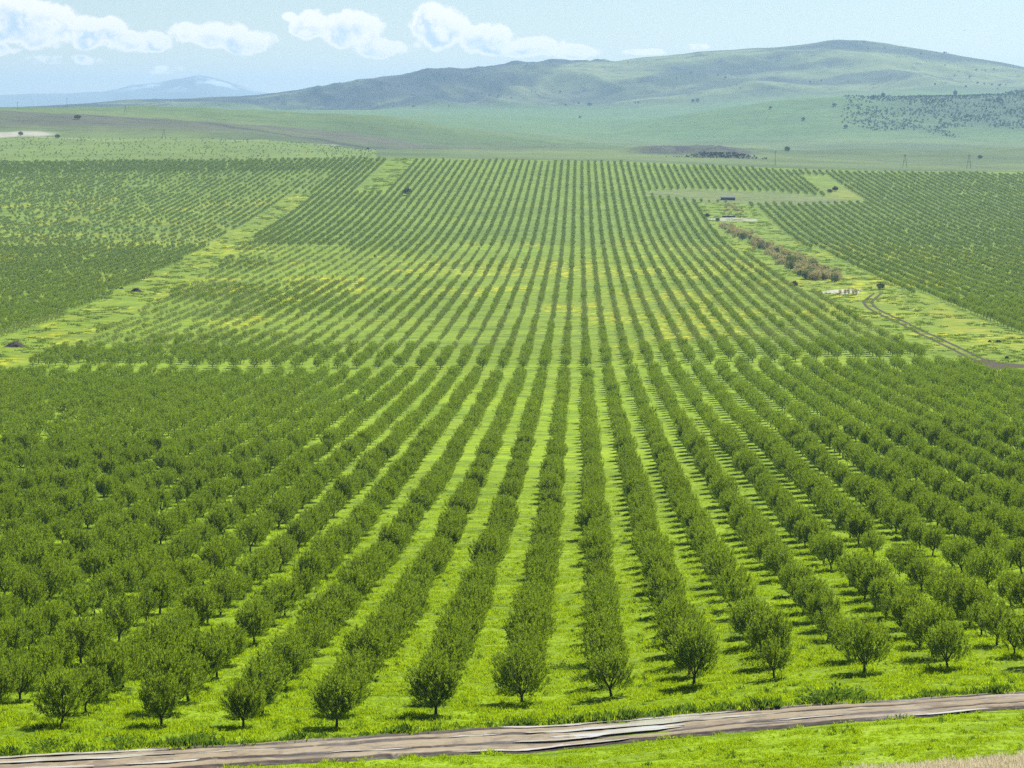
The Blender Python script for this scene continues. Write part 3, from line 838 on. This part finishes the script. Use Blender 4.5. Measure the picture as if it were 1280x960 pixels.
rp = np.random.default_rng(77)
for (pa_, t0, ln, wd) in [(815, .72, 5.0, 1.2), (775, .45, 4.6, 1.0), (850, .90, 3.4, .4), (735, .69, 4.0, .5), (690, .92, 3.6, .38), (640, .07, 3.4, .4), (745, .10, 3.4, .4), (700, .36, 2.6, .35), (95, .69, 5.0, .7), (30, .34, 4.2, .6), (20, .92, 4.2, .4), (150, .90, 3.4, .35), (300, .68, 2.4, .3), (460, .34, 2.4, .25), (590, .69, 2.0, .3), (1190, .07, 2.6, .28), (915, .69, 2.6, .3), (210, .34, 2.2, .3), (1010, .34, 1.8, .22)]:
    c0 = road_pt(pa_, t0); dr = road_pt(pa_ + 30, t0) - road_pt(pa_ - 30, t0); dr /= np.linalg.norm(dr); nr = np.array([-dr[1], dr[0]])
    kk = 40; vs = []
    ph = rp.uniform(0, 50)
    an = np.linspace(0, 2 * math.pi, kk, endpoint=False)
    rad = 1 + 0.55 * (fbm(np.cos(an) * 2 + ph, np.sin(an) * 2 + ph, 3, 3) - 0.5) * 2
    for a_, r_ in zip(an, rad):
        p = c0 + dr * math.cos(a_) * ln * r_ + nr * math.sin(a_) * wd * r_ + dr * 0.2 * math.sin(3 * a_)
        vs.append((p[0], p[1], float(ground_z(p[0], p[1])) + 0.150))
    zc_ = np.mean([v[2] for v in vs]); vs.append((c0[0], c0[1], float(ground_z(c0[0], c0[1])) + 0.150))
    fs = [(k, (k + 1) % kk, kk) for k in range(kk)]
    tag(link('puddle', mesh_np('puddle', vs, fs, wm)), kind='structure')

# ------------------------------------------------------------------ far track with two wheel ruts, in the green strip on the right
tm = pmat('track_mud', (0.085, 0.072, 0.052), 1.0, 0.35, 0.6, spec=0.02)
tpx = [(1098, 366), (1084, 378), (1090, 385), (1120, 400), (1160, 419), (1200, 438), (1236, 455)]
TP = np.array([hit(*p) for p in tpx])
dist = np.concatenate([[0], np.cumsum(np.hypot(*np.diff(TP, axis=0).T))])
sm = np.linspace(0, dist[-1], 200); LX = np.interp(sm, dist, TP[:, 0]); LY = np.interp(sm, dist, TP[:, 1])
ks_ = np.ones(9) / 9; LX = np.convolve(np.pad(LX, 4, mode='edge'), ks_, 'valid'); LY = np.convolve(np.pad(LY, 4, mode='edge'), ks_, 'valid')
tx_ = np.gradient(LX); ty_ = np.gradient(LY); ll = np.hypot(tx_, ty_); nx_, nyy = -ty_ / ll, tx_ / ll


def ribbon(name, cx, cy, wds, off, mat, lift=0.10):
    Vv = []
    for sgn in (-1, 0, 1):
        a = cx + nx_ * (off + sgn * wds); b2 = cy + nyy * (off + sgn * wds)
        Vv.append(np.stack([a, b2, ground_z(a, b2) + lift + (0 if sgn == 0 else -0.08)], -1))
    L0 = len(cx); Vv = np.array(Vv).reshape(-1, 3)
    i, j = np.meshgrid(np.arange(2), np.arange(L0 - 1), indexing='ij'); q = (i * L0 + j).ravel()
    return np.array(Vv), np.stack([q, q + 1, q + L0 + 1, q + L0], -1)


v1, f1 = ribbon('', LX, LY, 0.62 * (0.8 + 0.5 * fbm(LX / 9, LY / 9, 6, 2)), -1.6, tm); v2, f2 = ribbon('', LX, LY, 0.62 * (0.8 + 0.5 * fbm(LX / 8, LY / 8, 7, 2)), 1.5, tm)
tag(link('farm_track', mesh_np('farm_track', np.concatenate([v1, v2]), np.concatenate([f1, f2 + len(v1)]), tm)), kind='structure')
# churned mud where the track meets the cross track
def patch(name, pix, mat, lift=0.14, kk=60, rough=0.5, seed=3):
    Pp = np.array([hit(*p) for p in pix]); c0 = Pp.mean(0)
    per = np.concatenate([Pp, Pp[:1]]); dd = np.concatenate([[0], np.cumsum(np.hypot(*np.diff(per, axis=0).T))])
    s_ = np.linspace(0, dd[-1], kk, endpoint=False)
    ex = np.interp(s_, dd, per[:, 0]); ey = np.interp(s_, dd, per[:, 1])
    jit = 1 + rough * (fbm(s_ / dd[-1] * 14, s_ * 0, seed, 3) - 0.5)
    rings = []
    for tt in (1, .75, .5, .25):
        a = c0[0] + (ex - c0[0]) * jit * tt; b2 = c0[1] + (ey - c0[1]) * jit * tt
        rings.append(np.stack([a, b2, ground_z(a, b2) + lift * (1 if tt < 1 else 0.2)], -1))
    Vv = np.concatenate(rings + [np.array([[c0[0], c0[1], float(ground_z(c0[0], c0[1])) + lift]])])
    fs = []
    for r_ in range(3):
        for k in range(kk):
            fs.append((r_ * kk + k, r_ * kk + (k + 1) % kk, (r_ + 1) * kk + (k + 1) % kk, (r_ + 1) * kk + k))
    for k in range(kk): fs.append((3 * kk + k, 3 * kk + (k + 1) % kk, 4 * kk, 4 * kk))
    o = link(name, mesh_np(name, Vv, fs, mat)); tag(o, kind='structure'); return o


patch('mud_ground', [(1203, 456), (1222, 450), (1232, 447), (1245, 452), (1282, 455), (1300, 458), (1262, 461), (1240, 463), (1215, 461)], tm)
sand = pmat('pale_sand', (0.32, 0.33, 0.24), 0.9, 0.25, 0.3)
patch('sand_ground', [(1026, 364), (1040, 362), (1073, 361), (1076, 366), (1050, 368), (1030, 367)], sand, seed=8)
patch('sand_ground', [(884, 273), (930, 271), (946, 275), (940, 278), (900, 276)], pmat('dull_sand', (0.24, 0.26, 0.15), 0.9, 0.25, 0.3), seed=9)

# ------------------------------------------------------------------ grass stuff
M_grass = leaf_mat('grass_blades', (0.10, 0.18, 0.006), (0.25, 0.36, 0.010), (0.45, 0.62, 0.010), 0.55)
M_weed = leaf_mat('weed_leaves', (0.05, 0.10, 0.02), (0.10, 0.17, 0.03), (0.16, 0.28, 0.02), 0.4)
M_dry = leaf_mat('dry_grass', (0.45, 0.38, 0.24), (0.78, 0.70, 0.52), (0.75, 0.66, 0.45), 0.45)


def tuft_mesh(seed, nb, h, w, spread, mat, lean=0.35):
    r = np.random.default_rng(seed)
    P_ = np.stack([r.normal(0, spread, nb), r.normal(0, spread, nb), np.full(nb, -0.04)], -1)
    D = np.stack([r.normal(0, lean, nb), r.normal(0, lean, nb), np.ones(nb)], -1)
    v, f = leaves(P_, D, h, w, r)
    return mesh_np('tuft', v, f, mat, False, {'leafvar': ('POINT', 'FLOAT', np.repeat(r.uniform(0, 1, nb), 4))})


tg = [tuft_mesh(1, 26, 0.20, 0.035, 0.14, M_grass, .5), tuft_mesh(2, 24, 0.26, 0.04, 0.16, M_grass, .5), tuft_mesh(3, 18, 0.40, 0.07, 0.20, M_weed, .6)]
rq = np.random.default_rng(21)
NG = 215000
gy = 102 + 268 * rq.random(NG) ** 1.7; gu = rq.uniform(-0.37, 0.33, NG); gx = gu * gy
# position relative to the road
ktop = np.interp(gx, TX_[:, 0], TX_[:, 1]); kbot = np.interp(gx, BX_[:, 0], BX_[:, 1])
rag = fbm(gx / 1.1, gy / 1.1, 5, 3)
onroad = (gy < ktop + 0.9 - 2.4 * rag) & (gy > kbot - 0.9 + 2.4 * rag)
verge = np.exp(-np.clip(gy - ktop, 0, 99) / 1.1) * (gy > ktop)
kp = ~onroad
gx, gy, verge = gx[kp], gy[kp], verge[kp]
lump = fbm(gx / 1.6, gy / 1.2, 33, 3)
sc_ = (0.40 + 0.80 * smooth(0.35, 0.7, lump)) * (1 + 0.85 * verge)
sc_ = sc_ * (1 - 0.45 * smooth(230, 370, gy))
sc_ = sc_ * np.where(gy < np.interp(gx, BX_[:, 0], BX_[:, 1]), 0.62, 1)
pk = np.where((verge > 0.25) & (rq.random(len(gx)) < 0.45), 2, rq.integers(0, 2, len(gx)))
pk = np.where(rq.random(len(gx)) < 0.02, 2, pk)
scatter_object('grass', np.stack([gx, gy, ground_z(gx, gy)], -1), np.stack([gx * 0, gx * 0, rq.uniform(0, 6.28, len(gx))], -1),
               np.stack([sc_, sc_, sc_ * rq.uniform(.7, 1.2, len(gx))], -1), pk, [[m_] for m_ in tg],
               'short bright green grass growing between the front trees and beside the muddy road', 'grass')
# rough weeds in the open strips
wx = rq.uniform(-235, 150, 60000); wy = 640 + 1480 * rq.random(60000)
okk = (in_left_strip(wx, wy) | in_left_strip2(wx, wy) | in_corridor(wx, wy)) & (fbm(wx / 7, wy / 12, 44, 4) > 0.46 + 0.12 * rq.random(60000))
wx, wy = wx[okk], wy[okk]; wsc = rq.uniform(.8, 2.2, len(wx)) * (1 + wy / 3000)
M_rough = leaf_mat('rough_weed_leaves', (0.05, 0.09, 0.015), (0.17, 0.23, 0.03), (0.22, 0.33, 0.02), 0.4)
tw = [tuft_mesh(31, 22, 0.32, 0.12, 0.30, M_rough, 0.9), tuft_mesh(32, 26, 0.26, 0.14, 0.36, M_rough, 1.1)]
scatter_object('weeds', np.stack([wx, wy, ground_z(wx, wy)], -1), np.stack([wx * 0, wx * 0, rq.uniform(0, 6.28, len(wx))], -1), np.stack([wsc, wsc, wsc * .8], -1),
               rq.integers(0, 2, len(wx)), [[m_] for m_ in tw], 'rough low weeds growing in the open green strips between the orchard blocks', 'weeds')
# dry grass in the near corner
ND = 4200
dpx = rq.uniform(1040, 1420, ND); dpy = rq.uniform(0, 1, ND)
pos = []
for a, b_ in zip(dpx, dpy):
    lim = np.interp(a, [1040, 1110, 1180, 1250, 1300, 1420], [968, 963, 957, 949, 945, 941])
    pos.append(hit(a, lim + b_ * 60 + rq.normal() * 2.5, ymin=100, ymax=200))
pos = np.array(pos)
td = [tuft_mesh(11, 30, 0.42, 0.03, 0.16, M_dry, .35), tuft_mesh(12, 22, 0.5, 0.035, 0.2, M_dry, .45)]
sdv = rq.uniform(.5, 1.1, ND)
scatter_object('dry_grass', np.stack([pos[:, 0], pos[:, 1], ground_z(pos[:, 0], pos[:, 1])], -1), np.stack([sdv * 0, sdv * 0, rq.uniform(0, 6.28, ND)], -1),
               np.stack([sdv] * 3, -1), rq.integers(0, 2, ND), [[m_] for m_ in td], 'pale dry straw coloured grass in the near right corner below the road', 'grass')

# ------------------------------------------------------------------ brown thicket in the green strip
M_brown = leaf_mat('brown_twigs', (0.20, 0.17, 0.08), (0.46, 0.40, 0.20), (0.50, 0.45, 0.18), 0.45)
M_olive = leaf_mat('olive_shrub_leaves', (0.06, 0.09, 0.03), (0.16, 0.20, 0.07), (0.20, 0.26, 0.05), 0.4)
br = []
for s_ in range(3):
    cr, tr = tree_parts(500 + s_, 120, 7, 0.42, 0.12, 1, R=1.7, H=3.0, z0=0.25, open_=.2)
    br.append((leaf_mesh('thicket_crown', cr, M_brown), mesh_np('thicket_stem', tr[0], tr[1], M_bark)))
ol = []
for s_ in range(3):
    cr, tr = tree_parts(520 + s_, 150, 8, 0.40, 0.15, 1, R=1.9, H=3.2, z0=0.3, open_=.15)
    ol.append((leaf_mesh('shrub_crown', cr, M_olive), mesh_np('shrub_stem', tr[0], tr[1], M_bark)))
rb = np.random.default_rng(31)
line = [(905, 283, 6), (925, 293, 9), (950, 306, 13), (975, 320, 16), (1000, 333, 20), (1025, 345, 20), (1038, 350, 14)]
nb_ = 0
while nb_ < 190:
    t = rb.random() ** 0.8; 
    a = np.interp(t, np.linspace(0, 1, 7), [l[0] for l in line]); b_ = np.interp(t, np.linspace(0, 1, 7), [l[1] for l in line]); w_ = np.interp(t, np.linspace(0, 1, 7), [l[2] for l in line])
    x_, y_ = hit(a + rb.uniform(-w_, w_) * 1.1, b_ + rb.uniform(-4, 4))
    v_ = br[int(rb.integers(0, 3))] if rb.random() < 0.85 else ol[int(rb.integers(0, 3))]
    o = thing('thicket_shrub', 'brown half bare shrub tangled in the long thicket inside the green strip', 'shrub', (x_, y_, float(ground_z(x_, y_))), rb.uniform(0, 6), 'shrubs of the brown thicket')
    s_ = rb.uniform(.8, 1.5); o.scale = (s_, s_, s_ * rb.uniform(.8, 1.1))
    link('stem', v_[1], o); link('crown', v_[0], o)
    nb_ += 1
for k in range(26):
    x_, y_ = hit(908 + rb.uniform(-6, 22), rb.uniform(255, 270))
    v_ = br[int(rb.integers(0, 3))]
    o = thing('thicket_shrub', 'low brown shrub between the dark shed and the pale bare ground', 'shrub', (x_, y_, float(ground_z(x_, y_))), rb.uniform(0, 6), 'shrubs behind the dark shed')
    s_ = rb.uniform(.5, .9); o.scale = (s_, s_, s_ * .8); link('stem', v_[1], o); link('crown', v_[0], o)

# ------------------------------------------------------------------ single trees and bushes
M_dark = leaf_mat('dark_tree_leaves', (0.025, 0.045, 0.022), (0.08, 0.11, 0.04), (0.09, 0.14, 0.03), 0.35)
bigt = []
for s_ in range(2):
    cr, tr = tree_parts(540 + s_, 260, 9, 0.40, 0.17, 2, R=2.2, H=4.6, z0=0.7, open_=.12)
    bigt.append((leaf_mesh('lone_crown', cr, M_dark), mesh_np('lone_trunk', tr[0], tr[1], M_bark)))


def lone(px_, py_, h, w, label, name='tree', cat='tree', group=None, v=0):
    x_, y_ = hit(px_, py_)
    o = thing(name, label, cat, (x_, y_, float(ground_z(x_, y_)) - 0.1), rb.uniform(0, 6), group)
    o.scale = (w / 5.2, w / 5.2, h / 5.4)
    link('trunk', bigt[v][1], o); link('crown', bigt[v][0], o)


lone(509, 244, 7.0, 8.5, 'big dark round tree standing alone among the upper orchard rows', 'broadleaf_tree')
lone(984, 190, 8, 8, 'dark round tree standing alone on the meadow right of the dug earth bank', 'broadleaf_tree', v=1)
lone(1044, 239, 5, 6, 'dark bush at the right end of the bare grey patch', 'bush', 'bush')
lone(1037, 241, 4, 5, 'smaller dark bush just left of the bush at the end of the bare patch', 'bush', 'bush', v=1)
lone(1101, 362, 3.6, 4.4, 'dark round bush at the edge of the right orchard by the farm track', 'bush', 'bush')
lone(1043, 131, 9, 12, 'dark bush on the crest of the green mid slope below the scrub', 'bush', 'bush')
lone(1004, 152, 9, 10, 'left one of two lone dark bushes on the pale green slope', 'bush', 'bush')
lone(1057, 161, 9, 10, 'right one of two lone dark bushes on the pale green slope', 'bush', 'bush', v=1)
lone(963, 138, 8, 9, 'small dark bush at the left end of the pale mid slope crest', 'bush', 'bush')
lone(1104, 122, 14, 12, 'tall dark tree at the left end of the scrubby dark slope', 'broadleaf_tree')
lone(1092, 124, 12, 14, 'wide dark tree just left of the tall one on the scrubby slope', 'broadleaf_tree', v=1)
lone(1194, 121, 16, 11, 'tallest dark tree on the skyline of the scrubby dark slope', 'broadleaf_tree')
lone(1248, 130, 13, 12, 'dark tree near the right edge on the scrubby slope', 'broadleaf_tree', v=1)
lone(737, 132, 12, 20, 'dark tree clump on the far plain at the foot of the big hill', 'broadleaf_tree')
lone(866, 129, 14, 14, 'left tree of the small row below the big hill', 'broadleaf_tree')
lone(872, 128.5, 15, 13, 'right tree of the small row below the big hill', 'broadleaf_tree', v=1)
lone(725, 148, 8, 10, 'tiny bush alone on the pale green plain', 'bush', 'bush')
lone(1176, 152, 8, 8, 'small bush on the pale slope under the dark scrub', 'bush', 'bush', v=1)
lone(26, 170, 6, 7, 'dark bush beside the pale road at the left edge', 'bush', 'bush')
lone(72, 173, 6, 7, 'dark round bush beside the pale track on the left meadow', 'bush', 'bush', v=1)
lone(97, 151, 7, 11, 'dark bush on the slope of the left ridge', 'bush', 'bush')
lone(460, 187, 3, 5, 'small dark bush at the right end of the left meadow slope', 'bush', 'bush')
lone(884, 272, 4, 4.5, 'dark bush left of the sandy bare ground in the green strip', 'bush', 'bush')
lone(897, 277, 3.4, 3.6, 'small dark bush just in front of the sandy bare ground', 'bush', 'bush', v=1)
lone(993, 359, 3.6, 3.8, 'small round bush alone in the green strip beside the brown thicket', 'bush', 'bush')
lone(1225, 199.5, 5, 7, 'small bush on the right meadow above the orchard', 'bush', 'bush')
# bushes standing before the pale sand
for k in range(5):
    x_, y_ = hit(1050 + k * 5.2 + (k % 2), 367.5)
    o = thing('bush', 'thin upright bush in the short row on the pale sandy ground', 'bush', (x_, y_, float(ground_z(x_, y_))), k, 'thin bushes on the pale sand')
    o.scale = (.42, .42, .75 + .1 * (k % 3)); link('stem', br[k % 3][1], o); link('crown', br[k % 3][0], o)
# dark scrub on the slope
M_scrub = leaf_mat('scrub_leaves', (0.07, 0.11, 0.055), (0.17, 0.21, 0.10), (0.15, 0.21, 0.07), 0.3)
scm = [leaf_mesh('scrub_crown', tree_parts(560 + k, 60, 6, 0.9, 0.4, 0, R=2.3, H=3.6, z0=0.2, open_=.15)[0], M_scrub) for k in range(2)]
sp2 = []
while len(sp2) < 3000:
    a = 1050 + 290 * rb.random() ** .75; y_ = rb.uniform(4550, 5230); x_ = u_of(a) * y_
    if fbm(np.array([x_ / 120]), np.array([y_ / 90]), 64, 3)[0] * 400 - 200 + y_ > 4680 + max(0, (1090 - a)) * 4 and fbm(np.array([x_ / 45]), np.array([y_ / 60]), 66, 3)[0] > 0.22 + rb.random() * 0.42: sp2.append((x_, y_))
sp2 = np.array(sp2); ss = rb.uniform(.35, .95, len(sp2))
scatter_object('scrub', np.stack([sp2[:, 0], sp2[:, 1], ground_z(sp2[:, 0], sp2[:, 1])], -1), np.stack([ss * 0, ss * 0, rb.uniform(0, 6, len(ss))], -1), np.stack([ss] * 3, -1),
               rb.integers(0, 2, len(ss)), [[scm[0]], [scm[1]]], 'dark dense scrub covering the slope at the right below the big hill', 'scrub')
# shrubs dotted on the big hill and the dug bank
sp3 = []
while len(sp3) < 110:
    a = rb.uniform(330, 1300); y_ = rb.uniform(6900, 8250); x_ = u_of(a) * y_
    if fbm(np.array([x_ / 160]), np.array([y_ / 160]), 68, 4)[0] > 0.60: sp3.append((x_, y_))
while len(sp3) < 370:
    x_ = 150 + rb.normal() * 22; y_ = 2440 + rb.normal() * 12
    sp3.append((x_, y_))
sp3 = np.array(sp3); ss = np.where(sp3[:, 1] > 5000, rb.uniform(.8, 1.7, len(sp3)), rb.uniform(.18, .45, len(sp3)))
scatter_object('hill_scrub', np.stack([sp3[:, 0], sp3[:, 1], ground_z(sp3[:, 0], sp3[:, 1])], -1), np.stack([ss * 0, ss * 0, rb.uniform(0, 6, len(ss))], -1), np.stack([ss] * 3, -1),
               rb.integers(0, 2, len(ss)), [[bigt[0][0]], [bigt[1][0]]], 'scattered dark bushes dotted over the big hill and the dug earth bank', 'scrub')

# ------------------------------------------------------------------ small built things
M_wood = pmat('weathered_wood', (0.10, 0.09, 0.085), 0.85, 0.3, 2)
M_shed = pmat('dark_shed_boards', (0.10, 0.105, 0.11), 0.8, 0.25, 1)
M_roof = pmat('shed_roof_metal', (0.16, 0.17, 0.19), 0.5, 0.2, 1)
M_conc = pmat('concrete', (0.42, 0.41, 0.38), 0.85, 0.2, 1)


def boxes(name, lst, mat, parent=None, bev=0):
    V, Q = [], []
    for (cx, cy, cz, sx_, sy_, sz_) in lst:
        b0 = len(V)
        for dz_ in (-1, 1):
            for (ax, ay) in ((-1, -1), (1, -1), (1, 1), (-1, 1)):
                V.append((cx + ax * sx_ / 2, cy + ay * sy_ / 2, cz + dz_ * sz_ / 2))
        for f_ in ((3, 2, 1, 0), (4, 5, 6, 7), (0, 1, 5, 4), (1, 2, 6, 5), (2, 3, 7, 6), (3, 0, 4, 7)):
            Q.append(tuple(b0 + k for k in f_))
    return link(name, mesh_np(name, V, Q, mat), parent)


def shed(px_, py_, w, d, h, label, mat=None, roofmat=None):
    x_, y_ = hit(px_, py_); z_ = float(ground_z(x_, y_))
    o = thing('shed', label, 'shed', (x_, y_, z_), 0.06)
    boxes('wall', [(0, -d / 2, h / 2, w, .2, h), (0, d / 2, h / 2, w, .2, h), (-w / 2 + .1, 0, h / 2, .2, d - .22, h), (w / 2 - .1, 0, h / 2, .2, d - .22, h)], mat or M_shed, o)
    V = [(-w / 2 - .4, -d / 2 - .4, h + .02), (w / 2 + .4, -d / 2 - .4, h + .02), (w / 2 + .4, d / 2 + .4, h + .02), (-w / 2 - .4, d / 2 + .4, h + .02), (-w / 2 - .4, 0, h + .9), (w / 2 + .4, 0, h + .9)]
    me = bpy.data.meshes.new('roof'); me.from_pydata(V, [], [(0, 1, 5, 4), (3, 4, 5, 2), (0, 4, 3), (1, 2, 5), (0, 3, 2, 1)]); me.materials.append(roofmat or M_roof); link('roof', me, o)
    boxes('door', [(w * .25, -d / 2 - .13, 1.0, 1.0, .05, 2.0)], M_wood, o)
    return o


shed(910, 250, 10.5, 4.5, 2.0, 'long low dark shed at the upper end of the green strip', roofmat=M_shed)
shed(535, 93.6, 22, 14, 10, 'tiny hut on the skyline of the long left shoulder of the big hill')
shed(97 * 2, 125.4, 16, 10, 8, 'tiny hut on the low left end of the far hill skyline')
# water basin wall by the sand
x_, y_ = hit(911, 271.5); o = thing('trough', 'dark low water trough across the green strip below the shed', 'trough', (x_, y_, float(ground_z(x_, y_))), .05)
boxes('basin', [(0, -1, .5, 9, .25, 1.0), (0, 1, .5, 9, .25, 1.0), (-4.4, 0, .5, .25, 1.75, 1.0), (4.4, 0, .5, .25, 1.75, 1.0)], M_shed, o)


def pole(px_, py_, h, label, aframe=False):
    x_, y_ = hit(px_, py_); z_ = float(ground_z(x_, y_)) - .3
    o = thing('utility_pole', label, 'pole', (x_, y_, z_), 0.2, None)
    V, Q = [], []
    if aframe:
        tube(V, Q, [(-2.2, 0, 0), (-.2, 0, h)], [.22, .16], 5); tube(V, Q, [(2.2, 0, 0), (.2, 0, h)], [.22, .16], 5); tube(V, Q, [(-1.2, 0, h * .5), (1.2, 0, h * .5)], [.2, .2], 5)
    else:
        tube(V, Q, [(0, 0, 0), (0, 0, h)], [.24, .16], 5)
    link('post', mesh_np('post', V, np.array(Q), M_wood), o)
    V, Q = [], []; tube(V, Q, [(-1.7, 0, h - 1.0), (1.7, 0, h - 1.0)], [.17, .17], 5)
    link('crossarm', mesh_np('crossarm', V, np.array(Q), M_wood), o)
    for s_ in (-1.45, 0, 1.45):
        V, Q = [], []; tube(V, Q, [(s_, 0, h - 1 if s_ else h), (s_, 0, h - .4 if s_ else h + .6)], [.13, .10], 6)
        link('insulator', mesh_np('insulator', V, np.array(Q), M_conc), o)


pole(22, 137, 11, 'leftmost thin power pole on the skyline of the left ridge')
pole(84, 139.5, 17, 'tall single power pole on the left ridge skyline')
pole(157, 143.5, 13, 'two legged power pole on the green left ridge', True)
pole(969, 207, 14, 'thin power pole on the meadow above the bare grey patch')
pole(1131, 209, 13, 'left one of two power poles at the top of the right orchard', True)
pole(1211, 211, 14, 'right one of two power poles at the top of the right orchard', True)
pole(205, 174, 11, 'two legged power pole on the left meadow by the pale track', True)
pole(1042, 50.2, 16, 'tiny marker post on the very summit of the big hill')

# dark earth heaps in the left strip, small rocks by the track
M_soil = pmat('dark_soil', (0.045, 0.032, 0.028), 0.95, 0.4, 1.5, 0.8)


def heap(px_, py_, w, d, h, label, seed, name='soil_heap', cat='soil heap', mat=None):
    x_, y_ = hit(px_, py_); z_ = float(ground_z(x_, y_))
    nn = 28; a_ = np.linspace(-1, 1, nn); gx_, gy_ = np.meshgrid(a_, a_, indexing='ij')
    r_ = np.sqrt(gx_ ** 2 + gy_ ** 2) * (1 + .35 * (fbm(gx_ * 2 + seed, gy_ * 2, seed, 2) - .5))
    hh = h * smooth(1, 0.15, r_) * (0.5 + fbm(gx_ * 4 + seed, gy_ * 4, seed + 1, 3)) - 0.15
    V = np.stack([gx_ * w / 2, gy_ * d / 2, hh], -1).reshape(-1, 3)
    i, j = np.meshgrid(np.arange(nn - 1), np.arange(nn - 1), indexing='ij'); q = (i * nn + j).ravel()
    o = link(name, mesh_np(name, V, np.stack([q, q + nn, q + nn + 1, q + 1], -1), mat or M_soil, True), None, (x_, y_, z_)); tag(o, label, cat)


heap(170, 364.5, 7, 6, 1.5, 'small dark soil heap in the middle of the left green strip', 3)
heap(152, 361, 3, 3, .8, 'tiny dark soil heap just left of the other one in the left strip', 4)
heap(20, 434, 9, 7, 1.4, 'long dark brown soil heap at the left edge end of the strip', 6)
heap(72, 384, 5, 4, 1.0, 'small dark soil heap by the dark orchard edge on the left', 8)
M_rock = pmat('dark_rock', (0.05, 0.05, 0.05), .9, .4, 2)
heap(1248, 428, 2.6, 2, .9, 'dark rock lying in the yellow green meadow at the right edge', 9, 'rock', 'rock', M_rock)
heap(1259, 447.5, 2.0, 1.6, .7, 'small dark rock in the grass just above the muddy junction', 10, 'rock', 'rock', M_rock)
heap(1237, 427.5, 1.8, 1.5, .7, 'small dark rock left of the bigger one in the right meadow', 12, 'rock', 'rock', M_rock)

# weed clumps on the verge by the road
wd_me = []
for s_ in range(3):
    r = np.random.default_rng(700 + s_); nb = 260
    P_ = r.normal(size=(nb, 3)) * [.45, .35, .16] + [0, 0, .22]; D = P_ + [0, 0, .25] + r.normal(size=(nb, 3)) * .25
    v, f = leaves(P_, D, .20, .08, r); wd_me.append(mesh_np('weed', v, f, M_weed, False, {'leafvar': ('POINT', 'FLOAT', np.repeat(r.uniform(0, 1, nb), 4))}))
WL = [(1040, 877, 1.5, 'yellow flecked weed clump on the verge between the road and the right trees'), (1062, 873, 1.0, 'low weed clump just right of the bigger one on the verge'),
      (1018, 879, 0.9, 'small weed clump left of the bigger one on the road verge'), (702, 837, .9, 'leafy weed clump in the second grass lane from the middle row'), (720, 838, .7, 'small weed clump beside the leafy one in the grass lane'),
      (60, 937, 1.0, 'dark weed clump on the left end of the road verge'), (150, 931, .9, 'dark weed clump on the verge below the left trees'), (250, 925, .8, 'low weed clump on the verge left of the fourth front tree')]
for (a, b_, s_, lab) in WL:
    x_, y_ = hit(a, b_); o = link('weed', wd_me[int(rb.integers(0, 3))], None, (x_, y_, float(ground_z(x_, y_)))); o.scale = (s_ * 1.3, s_, s_); tag(o, lab, 'weed')

# a bird high in the sky
r_ = ray(1206, 38); bx_, by_, bz_ = r_[0] / r_[1] * 600, 600, ZC + r_[2] / r_[1] * 600
V = [(-.95, .05, .06), (-.45, .16, .12), (0, .22, 0), (.45, .16, .12), (.95, .05, .06), (.45, -.12, .10), (.12, -.16, 0), (.10, -.45, 0), (-.10, -.45, 0), (-.12, -.16, 0), (-.45, -.12, .10), (0, .42, 0), (0, 0, -.12), (0, 0, .10)]
me = bpy.data.meshes.new('bird')
me.from_pydata(V, [], [(0, 10, 1), (1, 10, 9, 2), (3, 2, 6, 5), (3, 5, 4), (2, 9, 12), (2, 12, 6), (9, 13, 2), (2, 13, 6), (9, 8, 7, 6), (9, 6, 12), (9, 13, 6), (2, 11, 12), (2, 11, 13)])
me.materials.append(pmat('bird_feathers', (0.10, 0.09, 0.085)))
o = link('bird', me, None, (bx_, by_, bz_)); tag(o, 'tiny dark bird gliding in the pale sky right of the summit', 'bird')

# ------------------------------------------------------------------ haze
HAZE = 6.3e-5
zmin = float(gv[:, 2].min()) - 1.0
bm = boxes('haze', [(0, 10900, (zmin + 400) / 2, 24000, 22600, 400 - zmin)], None)
hm = bpy.data.materials.new('haze_air'); hm.use_nodes = True; hm.node_tree.nodes.clear(); n = NT(hm.node_tree)
out = n.node('ShaderNodeOutputMaterial'); pv = n.node('ShaderNodeVolumePrincipled')
pv.inputs['Color'].default_value = (0.40, 0.67, 0.97, 1); pv.inputs['Density'].default_value = HAZE; pv.inputs['Anisotropy'].default_value = 0.25
n.l.new(pv.outputs[0], out.inputs['Volume'])
bm.data.materials.append(hm); tag(bm, kind='stuff')
